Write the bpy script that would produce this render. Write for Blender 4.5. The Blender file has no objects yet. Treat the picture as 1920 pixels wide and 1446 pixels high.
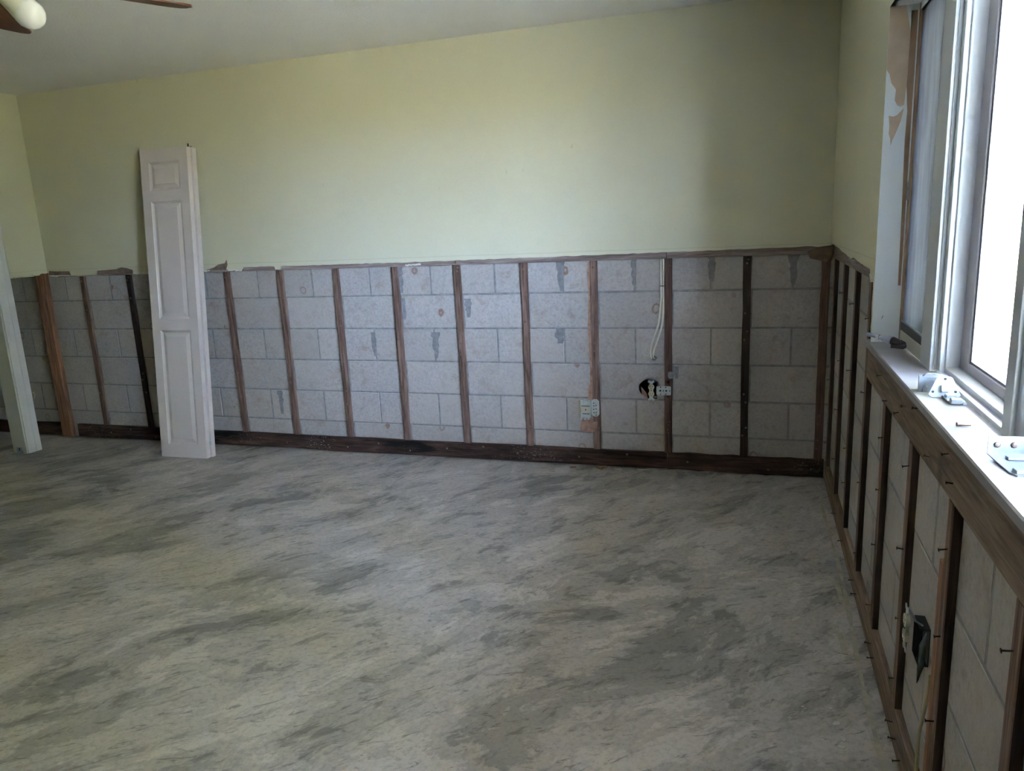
import bpy, bmesh, math, random
from mathutils import Vector, Matrix, Euler

random.seed(7)
scene = bpy.context.scene
COL = scene.collection

# ------------------------------------------------------------------ camera
IMG_W, IMG_H, FPX = 1920.0, 1446.0, 1388.3
cam_d = bpy.data.cameras.new('camera')
cam_d.sensor_fit = 'HORIZONTAL'
cam_d.sensor_width = 36.0
cam_d.lens = FPX / IMG_W * 36.0
cam_d.clip_start = 0.02
cam = bpy.data.objects.new('camera', cam_d)
COL.objects.link(cam)
YAW, PITCH, ROLL = -0.3202, -0.21194, -0.04656
fw = Vector((math.sin(YAW) * math.cos(PITCH), math.cos(YAW) * math.cos(PITCH), math.sin(PITCH)))
rt = Vector((math.cos(YAW), -math.sin(YAW), 0))
up = rt.cross(fw)
rt2 = rt * math.cos(ROLL) + up * math.sin(ROLL)
up2 = -rt * math.sin(ROLL) + up * math.cos(ROLL)
cam.matrix_world = Matrix(((rt2.x, up2.x, -fw.x, -0.3766), (rt2.y, up2.y, -fw.y, -4.0763),
                           (rt2.z, up2.z, -fw.z, 1.3978), (0, 0, 0, 1)))
scene.camera = cam

# ------------------------------------------------------------------ light and exposure
scene.view_settings.view_transform = 'Standard'
scene.view_settings.look = 'None'
scene.view_settings.gamma = 1.0
scene.view_settings.use_curve_mapping = False
scene.view_settings.exposure = 3.75

world = bpy.data.worlds.new('daylight_sky')
scene.world = world
world.use_nodes = True
wn = world.node_tree.nodes
wl = world.node_tree.links
wn.clear()
w_out = wn.new('ShaderNodeOutputWorld')
w_bg = wn.new('ShaderNodeBackground')
w_bg.inputs['Color'].default_value = (0.50, 0.64, 1.0, 1)
w_bg.inputs['Strength'].default_value = 12.5
wl.new(w_bg.outputs[0], w_out.inputs[0])

sun_d = bpy.data.lights.new('sun', 'SUN')
sun_d.energy = 14.0
sun_d.color = (1.0, 0.90, 0.76)
sun_d.angle = 0.01
sun = bpy.data.objects.new('sun', sun_d)
COL.objects.link(sun)
sun.location = (-2, -5, 9)
sun.rotation_euler = Vector((0.25, 0.35, -0.90)).to_track_quat('-Z', 'Y').to_euler()


# ------------------------------------------------------------------ helpers: materials
def new_mat(name):
    m = bpy.data.materials.new(name)
    m.use_nodes = True
    nt = m.node_tree
    b = nt.nodes['Principled BSDF']
    return m, nt, b


def N(nt, kind, **kw):
    n = nt.nodes.new(kind)
    for k, v in kw.items():
        if k in n.inputs:
            n.inputs[k].default_value = v
        else:
            setattr(n, k, v)
    return n


def ramp(nt, src, stops, interp='LINEAR'):
    r = nt.nodes.new('ShaderNodeValToRGB')
    r.color_ramp.interpolation = interp
    els = r.color_ramp.elements
    while len(els) > 1:
        els.remove(els[-1])
    els[0].position = stops[0][0]
    els[0].color = (*stops[0][1], 1) if len(stops[0][1]) == 3 else stops[0][1]
    for p, c in stops[1:]:
        e = els.new(p)
        e.color = (*c, 1)
    nt.links.new(src, r.inputs[0])
    return r.outputs[0]


def g(v):
    return (v, v, v)


def mixc(nt, fac, a, b, mode='MIX'):
    m = nt.nodes.new('ShaderNodeMix')
    m.data_type = 'RGBA'
    m.blend_type = mode
    for sock, v in ((m.inputs['Factor'], fac), (m.inputs['A'], a), (m.inputs['B'], b)):
        pass
    fi, ai, bi = m.inputs[0], m.inputs[6], m.inputs[7]
    for sock, v in ((fi, fac), (ai, a), (bi, b)):
        if hasattr(v, 'is_linked') or hasattr(v, 'links'):
            nt.links.new(v, sock)
        elif isinstance(v, (int, float)):
            sock.default_value = v
        else:
            sock.default_value = (*v, 1)
    return m.outputs[2]


def mathn(nt, op, a, b=None, c=None):
    m = nt.nodes.new('ShaderNodeMath')
    m.operation = op
    for i, v in enumerate((a, b, c)):
        if v is None:
            continue
        if hasattr(v, 'links'):
            nt.links.new(v, m.inputs[i])
        else:
            m.inputs[i].default_value = v
    return m.outputs[0]


def pos(nt):
    return nt.nodes.new('ShaderNodeNewGeometry').outputs['Position']


def objc(nt):
    return nt.nodes.new('ShaderNodeTexCoord').outputs['Object']


def mapping(nt, vec, scale=(1, 1, 1), loc=(0, 0, 0), rot=(0, 0, 0)):
    m = nt.nodes.new('ShaderNodeMapping')
    m.inputs['Scale'].default_value = scale
    m.inputs['Location'].default_value = loc
    m.inputs['Rotation'].default_value = rot
    nt.links.new(vec, m.inputs['Vector'])
    return m.outputs[0]


def noise(nt, vec, scale, detail=4, rough=0.55, dist=0.0):
    n = nt.nodes.new('ShaderNodeTexNoise')
    n.inputs['Scale'].default_value = scale
    n.inputs['Detail'].default_value = detail
    n.inputs['Roughness'].default_value = rough
    n.inputs['Distortion'].default_value = dist
    nt.links.new(vec, n.inputs['Vector'])
    return n.outputs[0]


def voro(nt, vec, scale, feature='F1'):
    n = nt.nodes.new('ShaderNodeTexVoronoi')
    n.feature = feature
    n.inputs['Scale'].default_value = scale
    nt.links.new(vec, n.inputs['Vector'])
    return n.outputs['Distance']


def bump(nt, b, height, strength=0.3, dist=0.01):
    n = nt.nodes.new('ShaderNodeBump')
    n.inputs['Strength'].default_value = strength
    n.inputs['Distance'].default_value = dist
    nt.links.new(height, n.inputs['Height'])
    nt.links.new(n.outputs[0], b.inputs['Normal'])


def rnd(nt):
    return nt.nodes.new('ShaderNodeObjectInfo').outputs['Random']


def addrand(nt, vec):
    """shift a texture by the object's random number, so that copies differ"""
    r = rnd(nt)
    c = nt.nodes.new('ShaderNodeCombineXYZ')
    nt.links.new(mathn(nt, 'MULTIPLY', r, 37.0), c.inputs[0])
    nt.links.new(mathn(nt, 'MULTIPLY', r, 91.0), c.inputs[1])
    nt.links.new(mathn(nt, 'MULTIPLY', r, 53.0), c.inputs[2])
    v = nt.nodes.new('ShaderNodeVectorMath')
    nt.links.new(vec, v.inputs[0])
    nt.links.new(c.outputs[0], v.inputs[1])
    return v.outputs[0]


def m_plain(name, col, rough=0.5, metal=0.0, var=0.06, scale=20.0, bmp=0.0):
    m, nt, b = new_mat(name)
    n = noise(nt, objc(nt), scale, 3)
    lo = tuple(max(0, c * (1 - var)) for c in col)
    hi = tuple(min(1, c * (1 + var)) for c in col)
    nt.links.new(ramp(nt, n, [(0.3, lo), (0.7, hi)]), b.inputs['Base Color'])
    b.inputs['Roughness'].default_value = rough
    b.inputs['Metallic'].default_value = metal
    if bmp:
        bump(nt, b, n, bmp, 0.002)
    return m


def m_wood(name, dark, mid, light, axis='z', blotch=None, rough=0.75, blotch_lo=0.52, flecks=False):
    m, nt, b = new_mat(name)
    sc = {'x': (0.9, 14, 14), 'y': (14, 0.9, 14), 'z': (14, 14, 0.9)}[axis]
    v = addrand(nt, objc(nt))
    grain = noise(nt, mapping(nt, v, sc), 4.5, 6, 0.62, 0.7)
    fine = noise(nt, mapping(nt, v, tuple(s * 3.0 for s in sc)), 5.0, 3, 0.6, 0.2)
    mixg = mathn(nt, 'ADD', mathn(nt, 'MULTIPLY', grain, 0.75), mathn(nt, 'MULTIPLY', fine, 0.25))
    c = ramp(nt, mixg, [(0.34, dark), (0.5, mid), (0.66, light)])
    if blotch:
        bl = noise(nt, mapping(nt, v, tuple(0.3 * s + 0.7 for s in sc)), 2.1, 5, 0.65, 0.6)
        f = ramp(nt, bl, [(blotch_lo, g(0)), (blotch_lo + 0.12, g(1))])
        c = mixc(nt, f, c, blotch)
    if flecks:
        fk = mathn(nt, 'MULTIPLY', ramp(nt, noise(nt, mapping(nt, v, (1, 1, 2)), 70.0, 3, 0.7), [(0.60, g(0)), (0.66, g(0.8))]), ramp(nt, noise(nt, v, 2.2, 2), [(0.52, g(0)), (0.62, g(1))]))
        c = mixc(nt, fk, c, (0.42, 0.38, 0.32))
    tone = mathn(nt, 'MULTIPLY_ADD', rnd(nt), 0.3, 0.85)
    cc = nt.nodes.new('ShaderNodeCombineColor')
    for i in range(3):
        nt.links.new(tone, cc.inputs[i])
    c = mixc(nt, 1.0, c, cc.outputs[0], 'MULTIPLY')
    nt.links.new(c, b.inputs['Base Color'])
    b.inputs['Roughness'].default_value = rough
    b.inputs['Specular IOR Level'].default_value = 0.25
    bump(nt, b, mixg, 0.5, 0.002)
    return m


def m_paint(name, col, line=True, chips=None):
    m, nt, b = new_mat(name)
    P = pos(nt)
    big = noise(nt, P, 1.3, 3, 0.5)
    c = ramp(nt, big, [(0.3, tuple(x * 0.96 for x in col)), (0.7, tuple(min(1, x * 1.03) for x in col))])
    if line:
        sep = nt.nodes.new('ShaderNodeSeparateXYZ')
        nt.links.new(P, sep.inputs[0])
        zz = mathn(nt, 'ADD', sep.outputs[2], mathn(nt, 'MULTIPLY', noise(nt, P, 3.0, 2), 0.01))
        d = mathn(nt, 'ABSOLUTE', mathn(nt, 'SUBTRACT', zz, 1.2475))
        f = ramp(nt, d, [(0.0, g(0.28)), (0.0022, g(0.0))])
        c = mixc(nt, f, c, tuple(x * 0.5 for x in col))
    # a few small scuffs
    sp = noise(nt, mapping(nt, P, (1, 1, 0.5)), 23.0, 2, 0.5)
    f = ramp(nt, sp, [(0.77, g(0)), (0.80, g(0.22))])
    c = mixc(nt, f, c, (0.33, 0.24, 0.15))
    nt.links.new(c, b.inputs['Base Color'])
    b.inputs['Roughness'].default_value = 0.62
    b.inputs['Specular IOR Level'].default_value = 0.3
    bump(nt, b, noise(nt, P, 160.0 if line else 90.0, 4), 0.12 if line else 0.5, 0.002 if line else 0.004)
    return m


def m_block(name, plane):
    m, nt, b = new_mat(name)
    P = pos(nt)
    fine = noise(nt, P, 75.0, 5, 0.7)
    med = noise(nt, P, 6.0, 4, 0.6)
    c = ramp(nt, fine, [(0.25, (0.31, 0.275, 0.25)), (0.5, (0.455, 0.415, 0.38)), (0.75, (0.535, 0.495, 0.455))])
    c = mixc(nt, ramp(nt, med, [(0.35, g(0)), (0.75, g(0.45))]), c, (0.37, 0.335, 0.305))
    # rust-brown rings and blots left by glue dabs
    vd = voro(nt, mapping(nt, P, (1, 1, 0.8)), 4.6)
    wob = mathn(nt, 'ADD', vd, mathn(nt, 'MULTIPLY', mathn(nt, 'SUBTRACT', noise(nt, P, 30.0, 3), 0.5), 0.10))
    ring = ramp(nt, wob, [(0.055, g(0)), (0.075, g(1)), (0.095, g(1)), (0.115, g(0))])
    sel = ramp(nt, noise(nt, P, 2.4, 2), [(0.34, g(0)), (0.46, g(0.85))])
    c = mixc(nt, mathn(nt, 'MULTIPLY', ring, sel), c, (0.25, 0.13, 0.08))
    blot = ramp(nt, noise(nt, P, 17.0, 4, 0.65), [(0.53, g(0)), (0.66, g(0.6))])
    c = mixc(nt, mathn(nt, 'MULTIPLY', blot, ramp(nt, med, [(0.4, g(0.1)), (0.6, g(1))])), c, (0.33, 0.23, 0.17))
    wm = ramp(nt, noise(nt, P, 1.7, 3), [(0.42, g(0)), (0.62, g(0.5))])
    c = mixc(nt, wm, c, (0.47, 0.42, 0.37))
    # white flecks
    fl = ramp(nt, noise(nt, P, 48.0, 1), [(0.80, g(0)), (0.83, g(0.7))])
    c = mixc(nt, fl, c, (0.75, 0.75, 0.73))
    tone = mathn(nt, 'MULTIPLY_ADD', rnd(nt), 0.14, 0.93)
    cc = nt.nodes.new('ShaderNodeCombineColor')
    for i in range(3):
        nt.links.new(tone, cc.inputs[i])
    c = mixc(nt, 1.0, c, cc.outputs[0], 'MULTIPLY')
    nt.links.new(c, b.inputs['Base Color'])
    b.inputs['Roughness'].default_value = 0.92
    b.inputs['Specular IOR Level'].default_value = 0.2
    bump(nt, b, mathn(nt, 'ADD', fine, mathn(nt, 'MULTIPLY', med, 0.6)), 0.55, 0.004)
    return m


def m_floor():
    m, nt, b = new_mat('bare_concrete')
    P = pos(nt)
    # wandering coordinates, so that the trowel and scraper marks bend
    w = nt.nodes.new('ShaderNodeTexNoise')
    w.inputs['Scale'].default_value = 1.1
    w.inputs['Detail'].default_value = 3
    nt.links.new(P, w.inputs['Vector'])
    sub = nt.nodes.new('ShaderNodeVectorMath')
    sub.operation = 'MULTIPLY_ADD'
    nt.links.new(w.outputs['Color'], sub.inputs[0])
    sub.inputs[1].default_value = (0.38, 0.38, 0)
    nt.links.new(P, sub.inputs[2])
    Q = sub.outputs[0]
    T = mapping(nt, Q, rot=(0, 0, -0.92))
    T2 = mapping(nt, Q, rot=(0, 0, -0.55))
    big = noise(nt, mapping(nt, T, (1.0, 1.7, 1)), 0.95, 3, 0.5)
    patch = noise(nt, mapping(nt, T, (1.0, 2.0, 1)), 1.9, 12, 0.68, 0.3)
    streak = noise(nt, mapping(nt, T, (1.5, 4.5, 1)), 3.6, 10, 0.74, 0.3)
    scratch = noise(nt, mapping(nt, T2, (3.0, 13.0, 1)), 4.0, 6, 0.7, 0.8)
    fine = noise(nt, P, 55.0, 6, 0.75)
    mott = noise(nt, P, 17.0, 6, 0.7, 0.5)
    base = ramp(nt, big, [(0.30, FLC[0]), (0.50, FLC[1]), (0.70, FLC[2])])
    base = mixc(nt, ramp(nt, mott, [(0.38, g(0.3)), (0.55, g(0))]), base, FLC[3])
    # grey-green bare areas with crisp ragged borders, more of them where the coat is thin
    thin = ramp(nt, big, [(0.42, g(1.0)), (0.62, g(0.2))])
    dk = mathn(nt, 'MULTIPLY', ramp(nt, patch, [(0.52, g(0)), (0.548, g(1))]), thin)
    c = mixc(nt, mathn(nt, 'MULTIPLY', dk, 0.72), base, FLC[4])
    # torn streaks inside and around them
    sk = mathn(nt, 'MULTIPLY', ramp(nt, streak, [(0.535, g(0)), (0.58, g(1))]), ramp(nt, patch, [(0.42, g(0.05)), (0.56, g(1))]))
    c = mixc(nt, mathn(nt, 'MULTIPLY', sk, 0.55), c, FLC[5])
    # skim-coat remnants
    lt = mathn(nt, 'MULTIPLY', ramp(nt, patch, [(0.42, g(1)), (0.45, g(0))]), 0.7)
    c = mixc(nt, lt, c, FLC[6])
    ls = ramp(nt, streak, [(0.38, g(0.45)), (0.42, g(0))])
    c = mixc(nt, ls, c, FLC[6])
    sc = mathn(nt, 'MULTIPLY', ramp(nt, scratch, [(0.59, g(0)), (0.63, g(1))]), 0.6)
    c = mixc(nt, sc, c, FLC[5])
    c = mixc(nt, ramp(nt, fine, [(0.38, g(0.28)), (0.52, g(0))]), c, FLC[5])
    dots = ramp(nt, voro(nt, P, 7.0), [(0.045, g(0.6)), (0.06, g(0))])
    sel = ramp(nt, noise(nt, P, 3.1, 2), [(0.60, g(0)), (0.64, g(1))])
    c = mixc(nt, mathn(nt, 'MULTIPLY', dots, sel), c, (0.55, 0.53, 0.47))
    nt.links.new(c, b.inputs['Base Color'])
    nt.links.new(ramp(nt, patch, [(0.35, g(0.50)), (0.65, g(0.75))]), b.inputs['Roughness'])
    b.inputs['Specular IOR Level'].default_value = 0.35
    hsum = mathn(nt, 'ADD', mathn(nt, 'MULTIPLY', streak, 0.5), mathn(nt, 'ADD', mathn(nt, 'MULTIPLY', patch, 0.6), mathn(nt, 'MULTIPLY', fine, 0.2)))
    bump(nt, b, hsum, 0.45, 0.006)
    return m


FLC = [(0.37, 0.335, 0.297), (0.473, 0.427, 0.383), (0.536, 0.481, 0.426), (0.35, 0.315, 0.278), (0.19, 0.187, 0.17), (0.125, 0.12, 0.106), (0.609, 0.55, 0.494)]


def m_glass(name):
    m, nt, b = new_mat(name)
    nt.nodes.remove(b)
    t = nt.nodes.new('ShaderNodeBsdfTransparent')
    t.inputs[0].default_value = (0.93, 0.96, 0.95, 1)
    gl = nt.nodes.new('ShaderNodeBsdfGlossy')
    gl.inputs['Roughness'].default_value = 0.03
    mx = nt.nodes.new('ShaderNodeMixShader')
    mx.inputs[0].default_value = 0.06
    nt.links.new(t.outputs[0], mx.inputs[1])
    nt.links.new(gl.outputs[0], mx.inputs[2])
    nt.links.new(mx.outputs[0], nt.nodes['Material Output'].inputs[0])
    return m


def m_screen(name):
    m, nt, b = new_mat(name)
    nt.nodes.remove(b)
    t = nt.nodes.new('ShaderNodeBsdfTransparent')
    d = nt.nodes.new('ShaderNodeBsdfDiffuse')
    tl = nt.nodes.new('ShaderNodeBsdfTranslucent')
    P = pos(nt)
    n = noise(nt, mapping(nt, P, (1, 9, 1.2)), 4.0, 5, 0.6)
    c = ramp(nt, n, [(0.3, (0.125, 0.13, 0.145)), (0.7, (0.19, 0.195, 0.215))])
    nt.links.new(c, d.inputs[0])
    nt.links.new(c, tl.inputs[0])
    a = nt.nodes.new('ShaderNodeMixShader')
    a.inputs[0].default_value = 0.5
    nt.links.new(d.outputs[0], a.inputs[1])
    nt.links.new(tl.outputs[0], a.inputs[2])
    mx = nt.nodes.new('ShaderNodeMixShader')
    mx.inputs[0].default_value = 0.95
    nt.links.new(t.outputs[0], mx.inputs[1])
    nt.links.new(a.outputs[0], mx.inputs[2])
    nt.links.new(mx.outputs[0], nt.nodes['Material Output'].inputs[0])
    return m


M = {}
M['paint'] = m_paint('pale_green_wall_paint', (0.68, 0.64, 0.455))
M['ceiling'] = m_paint('ceiling_paint', (0.90, 0.875, 0.84), line=False)
M['floor'] = m_floor()
M['block'] = m_block('concrete_block', 0)
M['mortar'] = m_plain('mortar', (0.27, 0.265, 0.255), 0.95, 0, 0.25, 30, 0.4)
M['mortar_smear'] = m_plain('mortar_smear', (0.235, 0.23, 0.225), 0.95, 0, 0.2, 40, 0.3)
M['gypsum'] = m_plain('gypsum_edge', (0.72, 0.70, 0.62), 0.9, 0, 0.12, 60, 0.3)
M['strip'] = m_wood('old_furring_wood', (0.0642, 0.0389, 0.0280), (0.1771, 0.1080, 0.0806), (0.2992, 0.1966, 0.1521), 'z', (0.0535, 0.0329, 0.0247), blotch_lo=0.6)
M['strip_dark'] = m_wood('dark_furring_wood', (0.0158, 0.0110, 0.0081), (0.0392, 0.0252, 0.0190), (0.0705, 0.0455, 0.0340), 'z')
M['strip_red'] = m_wood('reddish_furring_wood', (0.0528, 0.0298, 0.0228), (0.1224, 0.0695, 0.0529), (0.2044, 0.1254, 0.0960), 'z')
M['stud'] = m_wood('raw_stud_wood', (0.16, 0.075, 0.045), (0.33, 0.165, 0.10), (0.50, 0.28, 0.18), 'z', (0.11, 0.05, 0.032), blotch_lo=0.6)
M['plate_x'] = m_wood('stained_base_wood', (0.0140, 0.0080, 0.0061), (0.0528, 0.0288, 0.0209), (0.1189, 0.0698, 0.0503), 'x', (0.0061, 0.0046, 0.0038), blotch_lo=0.5, flecks=True)
M['plate_y'] = m_wood('brown_base_wood', (0.098, 0.066, 0.046), (0.211, 0.146, 0.104), (0.353, 0.255, 0.190), 'y')
M['nailer_x'] = m_wood('torn_paper_nailer', (0.1514, 0.1066, 0.0868), (0.2670, 0.1979, 0.1659), (0.4010, 0.3212, 0.2763), 'x', (0.4278, 0.3982, 0.3587), blotch_lo=0.58)
M['nailer_y'] = m_wood('torn_paper_nailer_side', (0.1540, 0.1191, 0.0993), (0.2698, 0.2105, 0.1809), (0.3899, 0.3207, 0.2812), 'y', (0.4278, 0.3982, 0.3587), blotch_lo=0.58)
M['apron'] = m_wood('apron_board_wood', (0.1144, 0.0804, 0.0532), (0.2296, 0.1659, 0.1174), (0.3273, 0.2508, 0.1870), 'y', (0.1344, 0.1004, 0.0732), blotch_lo=0.58)
M['torn'] = m_plain('torn_brown_paper', (0.22, 0.15, 0.11), 0.95, 0, 0.3, 25, 0.4)
M['kraft'] = m_plain('torn_kraft_paper', (0.42, 0.25, 0.17), 0.95, 0, 0.3, 35, 0.4)
M['white'] = m_plain('white_gloss_trim', (0.74, 0.74, 0.72), 0.4, 0, 0.03, 8)
M['casing'] = m_plain('white_casing_paint', (0.68, 0.64, 0.60), 0.45, 0, 0.04, 8)
M['jamb_cream'] = m_plain('cream_jamb_paint', (0.52, 0.50, 0.40), 0.5, 0, 0.05, 8)
M['door'] = m_plain('door_white_paint', (0.71, 0.615, 0.555), 0.42, 0, 0.03, 5)
M['win'] = m_plain('white_window_frame', (0.52, 0.53, 0.54), 0.4, 0, 0.03, 10)
M['sash'] = m_plain('mauve_grey_sash', (0.36, 0.33, 0.35), 0.45, 0, 0.05, 10)
M['rubber'] = m_plain('dusty_glazing_bead', (0.20, 0.20, 0.22), 0.7, 0, 0.3, 60)
M['bronze'] = m_plain('dark_bronze_frame', (0.055, 0.048, 0.048), 0.45, 0.3, 0.1, 20)
M['jambwall'] = m_plain('window_return_paint', (0.84, 0.87, 0.87), 0.6, 0, 0.03, 5)
M['peel'] = m_plain('exposed_tan_paper', (0.62, 0.47, 0.33), 0.9, 0, 0.12, 14)
M['rawwood'] = m_plain('bare_tan_wood', (0.36, 0.24, 0.16), 0.85, 0, 0.2, 12)
M['marble'] = m_plain('cream_marble_sill', (0.29, 0.27, 0.265), 0.42, 0, 0.16, 9)
M['glass'] = m_glass('window_glass')
M['screen'] = m_screen('insect_screen')
M['zinc'] = m_plain('zinc_plate', (0.30, 0.33, 0.37), 0.40, 0.5, 0.12, 40)
M['steelwhite'] = m_plain('white_enamel_steel', (0.27, 0.285, 0.29), 0.4, 0.0, 0.04, 20)
M['nail'] = m_plain('rusty_nail', (0.06, 0.04, 0.03), 0.6, 0.6, 0.3, 90)
M['nailhead'] = m_plain('nail_head', (0.17, 0.12, 0.09), 0.5, 0.4, 0.3, 90)
M['ivory'] = m_plain('ivory_plastic', (0.60, 0.55, 0.42), 0.4, 0, 0.05, 30)
M['black'] = m_plain('black_plastic', (0.012, 0.012, 0.013), 0.5, 0, 0.2, 30)
M['cable'] = m_plain('cream_cable_jacket', (0.80, 0.75, 0.62), 0.5, 0, 0.06, 15)
M['cable_y'] = m_plain('yellowed_cable_jacket', (0.40, 0.33, 0.20), 0.55, 0, 0.08, 15)
M['fanwood'] = m_wood('fan_blade_wood', (0.09, 0.03, 0.014), (0.15, 0.055, 0.028), (0.21, 0.085, 0.045), 'x', rough=0.45)
M['fanmetal'] = m_plain('cream_fan_enamel', (0.62, 0.62, 0.50), 0.35, 0.1, 0.05, 20)
M['bulb'] = m_plain('white_glass_globe', (0.80, 0.80, 0.79), 0.12, 0, 0.02, 5)
M['leaf'] = m_plain('dry_brown_leaf', (0.27, 0.13, 0.06), 0.85, 0, 0.3, 60)
M['chip'] = m_plain('paint_chip', (0.62, 0.60, 0.52), 0.8, 0, 0.1, 60)
M['residue'] = m_plain('glue_residue', (0.44, 0.40, 0.31), 0.9, 0, 0.2, 25, 0.4)
M['toolgrey'] = m_plain('tool_blue_grey_metal', (0.40, 0.42, 0.52), 0.3, 0.5, 0.1, 30)
M['lawn'] = m_plain('sunlit_grass', (0.38, 0.325, 0.19), 0.9, 0, 0.2, 3)
M['soffit'] = m_plain('brown_soffit_boards', (0.26, 0.22, 0.17), 0.7, 0, 0.03, 3)
M['foliage'] = m_plain('shrub_foliage', (0.27, 0.275, 0.13), 0.9, 0, 0.4, 4, 0.5)
M['patio'] = m_plain('pale_patio_concrete', (0.50, 0.48, 0.43), 0.9, 0, 0.08, 5, 0.2)
M['bark'] = m_plain('tree_bark', (0.12, 0.09, 0.06), 0.95, 0, 0.3, 10, 0.5)
M['boxsteel'] = m_plain('dull_box_steel', (0.20, 0.22, 0.23), 0.5, 0.5, 0.2, 40)
M['chrome'] = m_plain('polished_chrome', (0.75, 0.76, 0.80), 0.15, 0.8, 0.03, 20)
M['galv'] = m_plain('galvanised_box_steel', (0.55, 0.58, 0.56), 0.45, 0.35, 0.12, 40)
M['stucco'] = m_plain('tan_stucco', (0.55, 0.50, 0.42), 0.95, 0, 0.1, 12, 0.3)
M['screw'] = m_plain('copper_brown_screw', (0.30, 0.18, 0.12), 0.4, 0.7, 0.2, 60)


# ------------------------------------------------------------------ helpers: meshes
class MB:
    """collects shapes into one mesh"""

    def __init__(self):
        self.bm = bmesh.new()

    def box(self, lo, hi, bev=0.0, mat=None):
        lo, hi = Vector(lo), Vector(hi)
        r = bmesh.ops.create_cube(self.bm, size=1.0)
        vs = r['verts']
        for v in vs:
            v.co = Vector((lo[i] + (v.co[i] + 0.5) * (hi[i] - lo[i]) for i in range(3)))
        if bev > 0:
            es = list({e for v in vs for e in v.link_edges})
            rr = bmesh.ops.bevel(self.bm, geom=es, offset=bev, segments=1, affect='EDGES')
            vs = list({v for f in rr['faces'] for v in f.verts} | {v for v in vs if v.is_valid})
        if mat is not None:
            for v in vs:
                v.co = mat @ v.co
        return self

    def tube(self, pts, r, seg=8, cap=True):
        pts = [Vector(p) for p in pts]
        n = len(pts)
        rad = r if isinstance(r, (list, tuple)) else [r] * n
        rings = []
        ref = None
        for i, p in enumerate(pts):
            t = (pts[min(i + 1, n - 1)] - pts[max(i - 1, 0)]).normalized()
            if ref is None:
                ref = t.orthogonal().normalized()
            ref = (ref - t * ref.dot(t)).normalized()
            bi = t.cross(ref)
            rings.append([self.bm.verts.new(p + (ref * math.cos(a) + bi * math.sin(a)) * rad[i])
                          for a in [2 * math.pi * k / seg for k in range(seg)]])
        for i in range(n - 1):
            for k in range(seg):
                f = self.bm.faces.new((rings[i][k], rings[i][(k + 1) % seg], rings[i + 1][(k + 1) % seg], rings[i + 1][k]))
                f.smooth = True
        if cap:
            self.bm.faces.new(list(reversed(rings[0])))
            self.bm.faces.new(rings[-1])
        return self

    def lathe(self, prof, origin, axis, seg=16, flute=0.0):
        """prof: (distance along the axis, radius)"""
        o = Vector(origin)
        t = Vector(axis).normalized()
        a0 = t.orthogonal().normalized()
        b0 = t.cross(a0)
        rings = []
        for d, r in prof:
            ring = []
            for k in range(seg):
                a = 2 * math.pi * k / seg
                rr = r * (1 + (flute if k % 2 else -flute))
                ring.append(self.bm.verts.new(o + t * d + (a0 * math.cos(a) + b0 * math.sin(a)) * max(rr, 1e-4)))
            rings.append(ring)
        for i in range(len(rings) - 1):
            for k in range(seg):
                f = self.bm.faces.new((rings[i][k], rings[i][(k + 1) % seg], rings[i + 1][(k + 1) % seg], rings[i + 1][k]))
                f.smooth = True
        self.bm.faces.new(list(reversed(rings[0])))
        self.bm.faces.new(rings[-1])
        return self

    def prism(self, outline, d, mat=None):
        """outline: 3D points of a planar polygon, d: extrusion vector"""
        d = Vector(d)
        a = [self.bm.verts.new(Vector(p)) for p in outline]
        b = [self.bm.verts.new(Vector(p) + d) for p in outline]
        n = len(a)
        fs = [self.bm.faces.new(a), self.bm.faces.new(list(reversed(b)))]
        for i in range(n):
            self.bm.faces.new((a[(i + 1) % n], a[i], b[i], b[(i + 1) % n]))
        if mat is not None:
            for v in a + b:
                v.co = mat @ v.co
        return self

    def mesh(self, name):
        bmesh.ops.recalc_face_normals(self.bm, faces=self.bm.faces[:])
        me = bpy.data.meshes.new(name)
        self.bm.to_mesh(me)
        self.bm.free()
        return me

    def build(self, name, mat, parent=None, loc=(0, 0, 0), rot=(0, 0, 0)):
        me = self.mesh(name)
        me.materials.append(mat)
        return put(name, me, parent, loc, rot)


def put(name, me, parent=None, loc=(0, 0, 0), rot=(0, 0, 0)):
    o = bpy.data.objects.new(name, me)
    COL.objects.link(o)
    o.parent = parent
    o.location = loc
    o.rotation_euler = rot
    return o


def empty(name, loc=(0, 0, 0), rot=(0, 0, 0), parent=None):
    o = bpy.data.objects.new(name, None)
    o.empty_display_size = 0.1
    COL.objects.link(o)
    o.parent = parent
    o.location = loc
    o.rotation_euler = rot
    return o


def tag(o, label, cat, group=None):
    o['label'] = label
    o['category'] = cat
    if group:
        o['group'] = group
    return o


def struct(o, label=None, cat=None):
    o['kind'] = 'structure'
    if label:
        o['label'] = label
    if cat:
        o['category'] = cat
    return o


def boxobj(name, lo, hi, mat, parent=None, bev=0.0):
    """a box given in the parent's space, its origin at its own bottom centre"""
    lo, hi = Vector(lo), Vector(hi)
    c = Vector(((lo.x + hi.x) / 2, (lo.y + hi.y) / 2, lo.z))
    return MB().box(lo - c, hi - c, bev).build(name, mat, parent, c)


def jag(a, b, n, amp, rng):
    """points from a to b (exclusive of b) along a torn edge"""
    out = []
    for i in range(n):
        t = i / n
        out.append((a[0] + (b[0] - a[0]) * t, a[1] + (b[1] - a[1]) * t + (rng.uniform(-amp, amp) if i else 0)))
    return out


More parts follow.
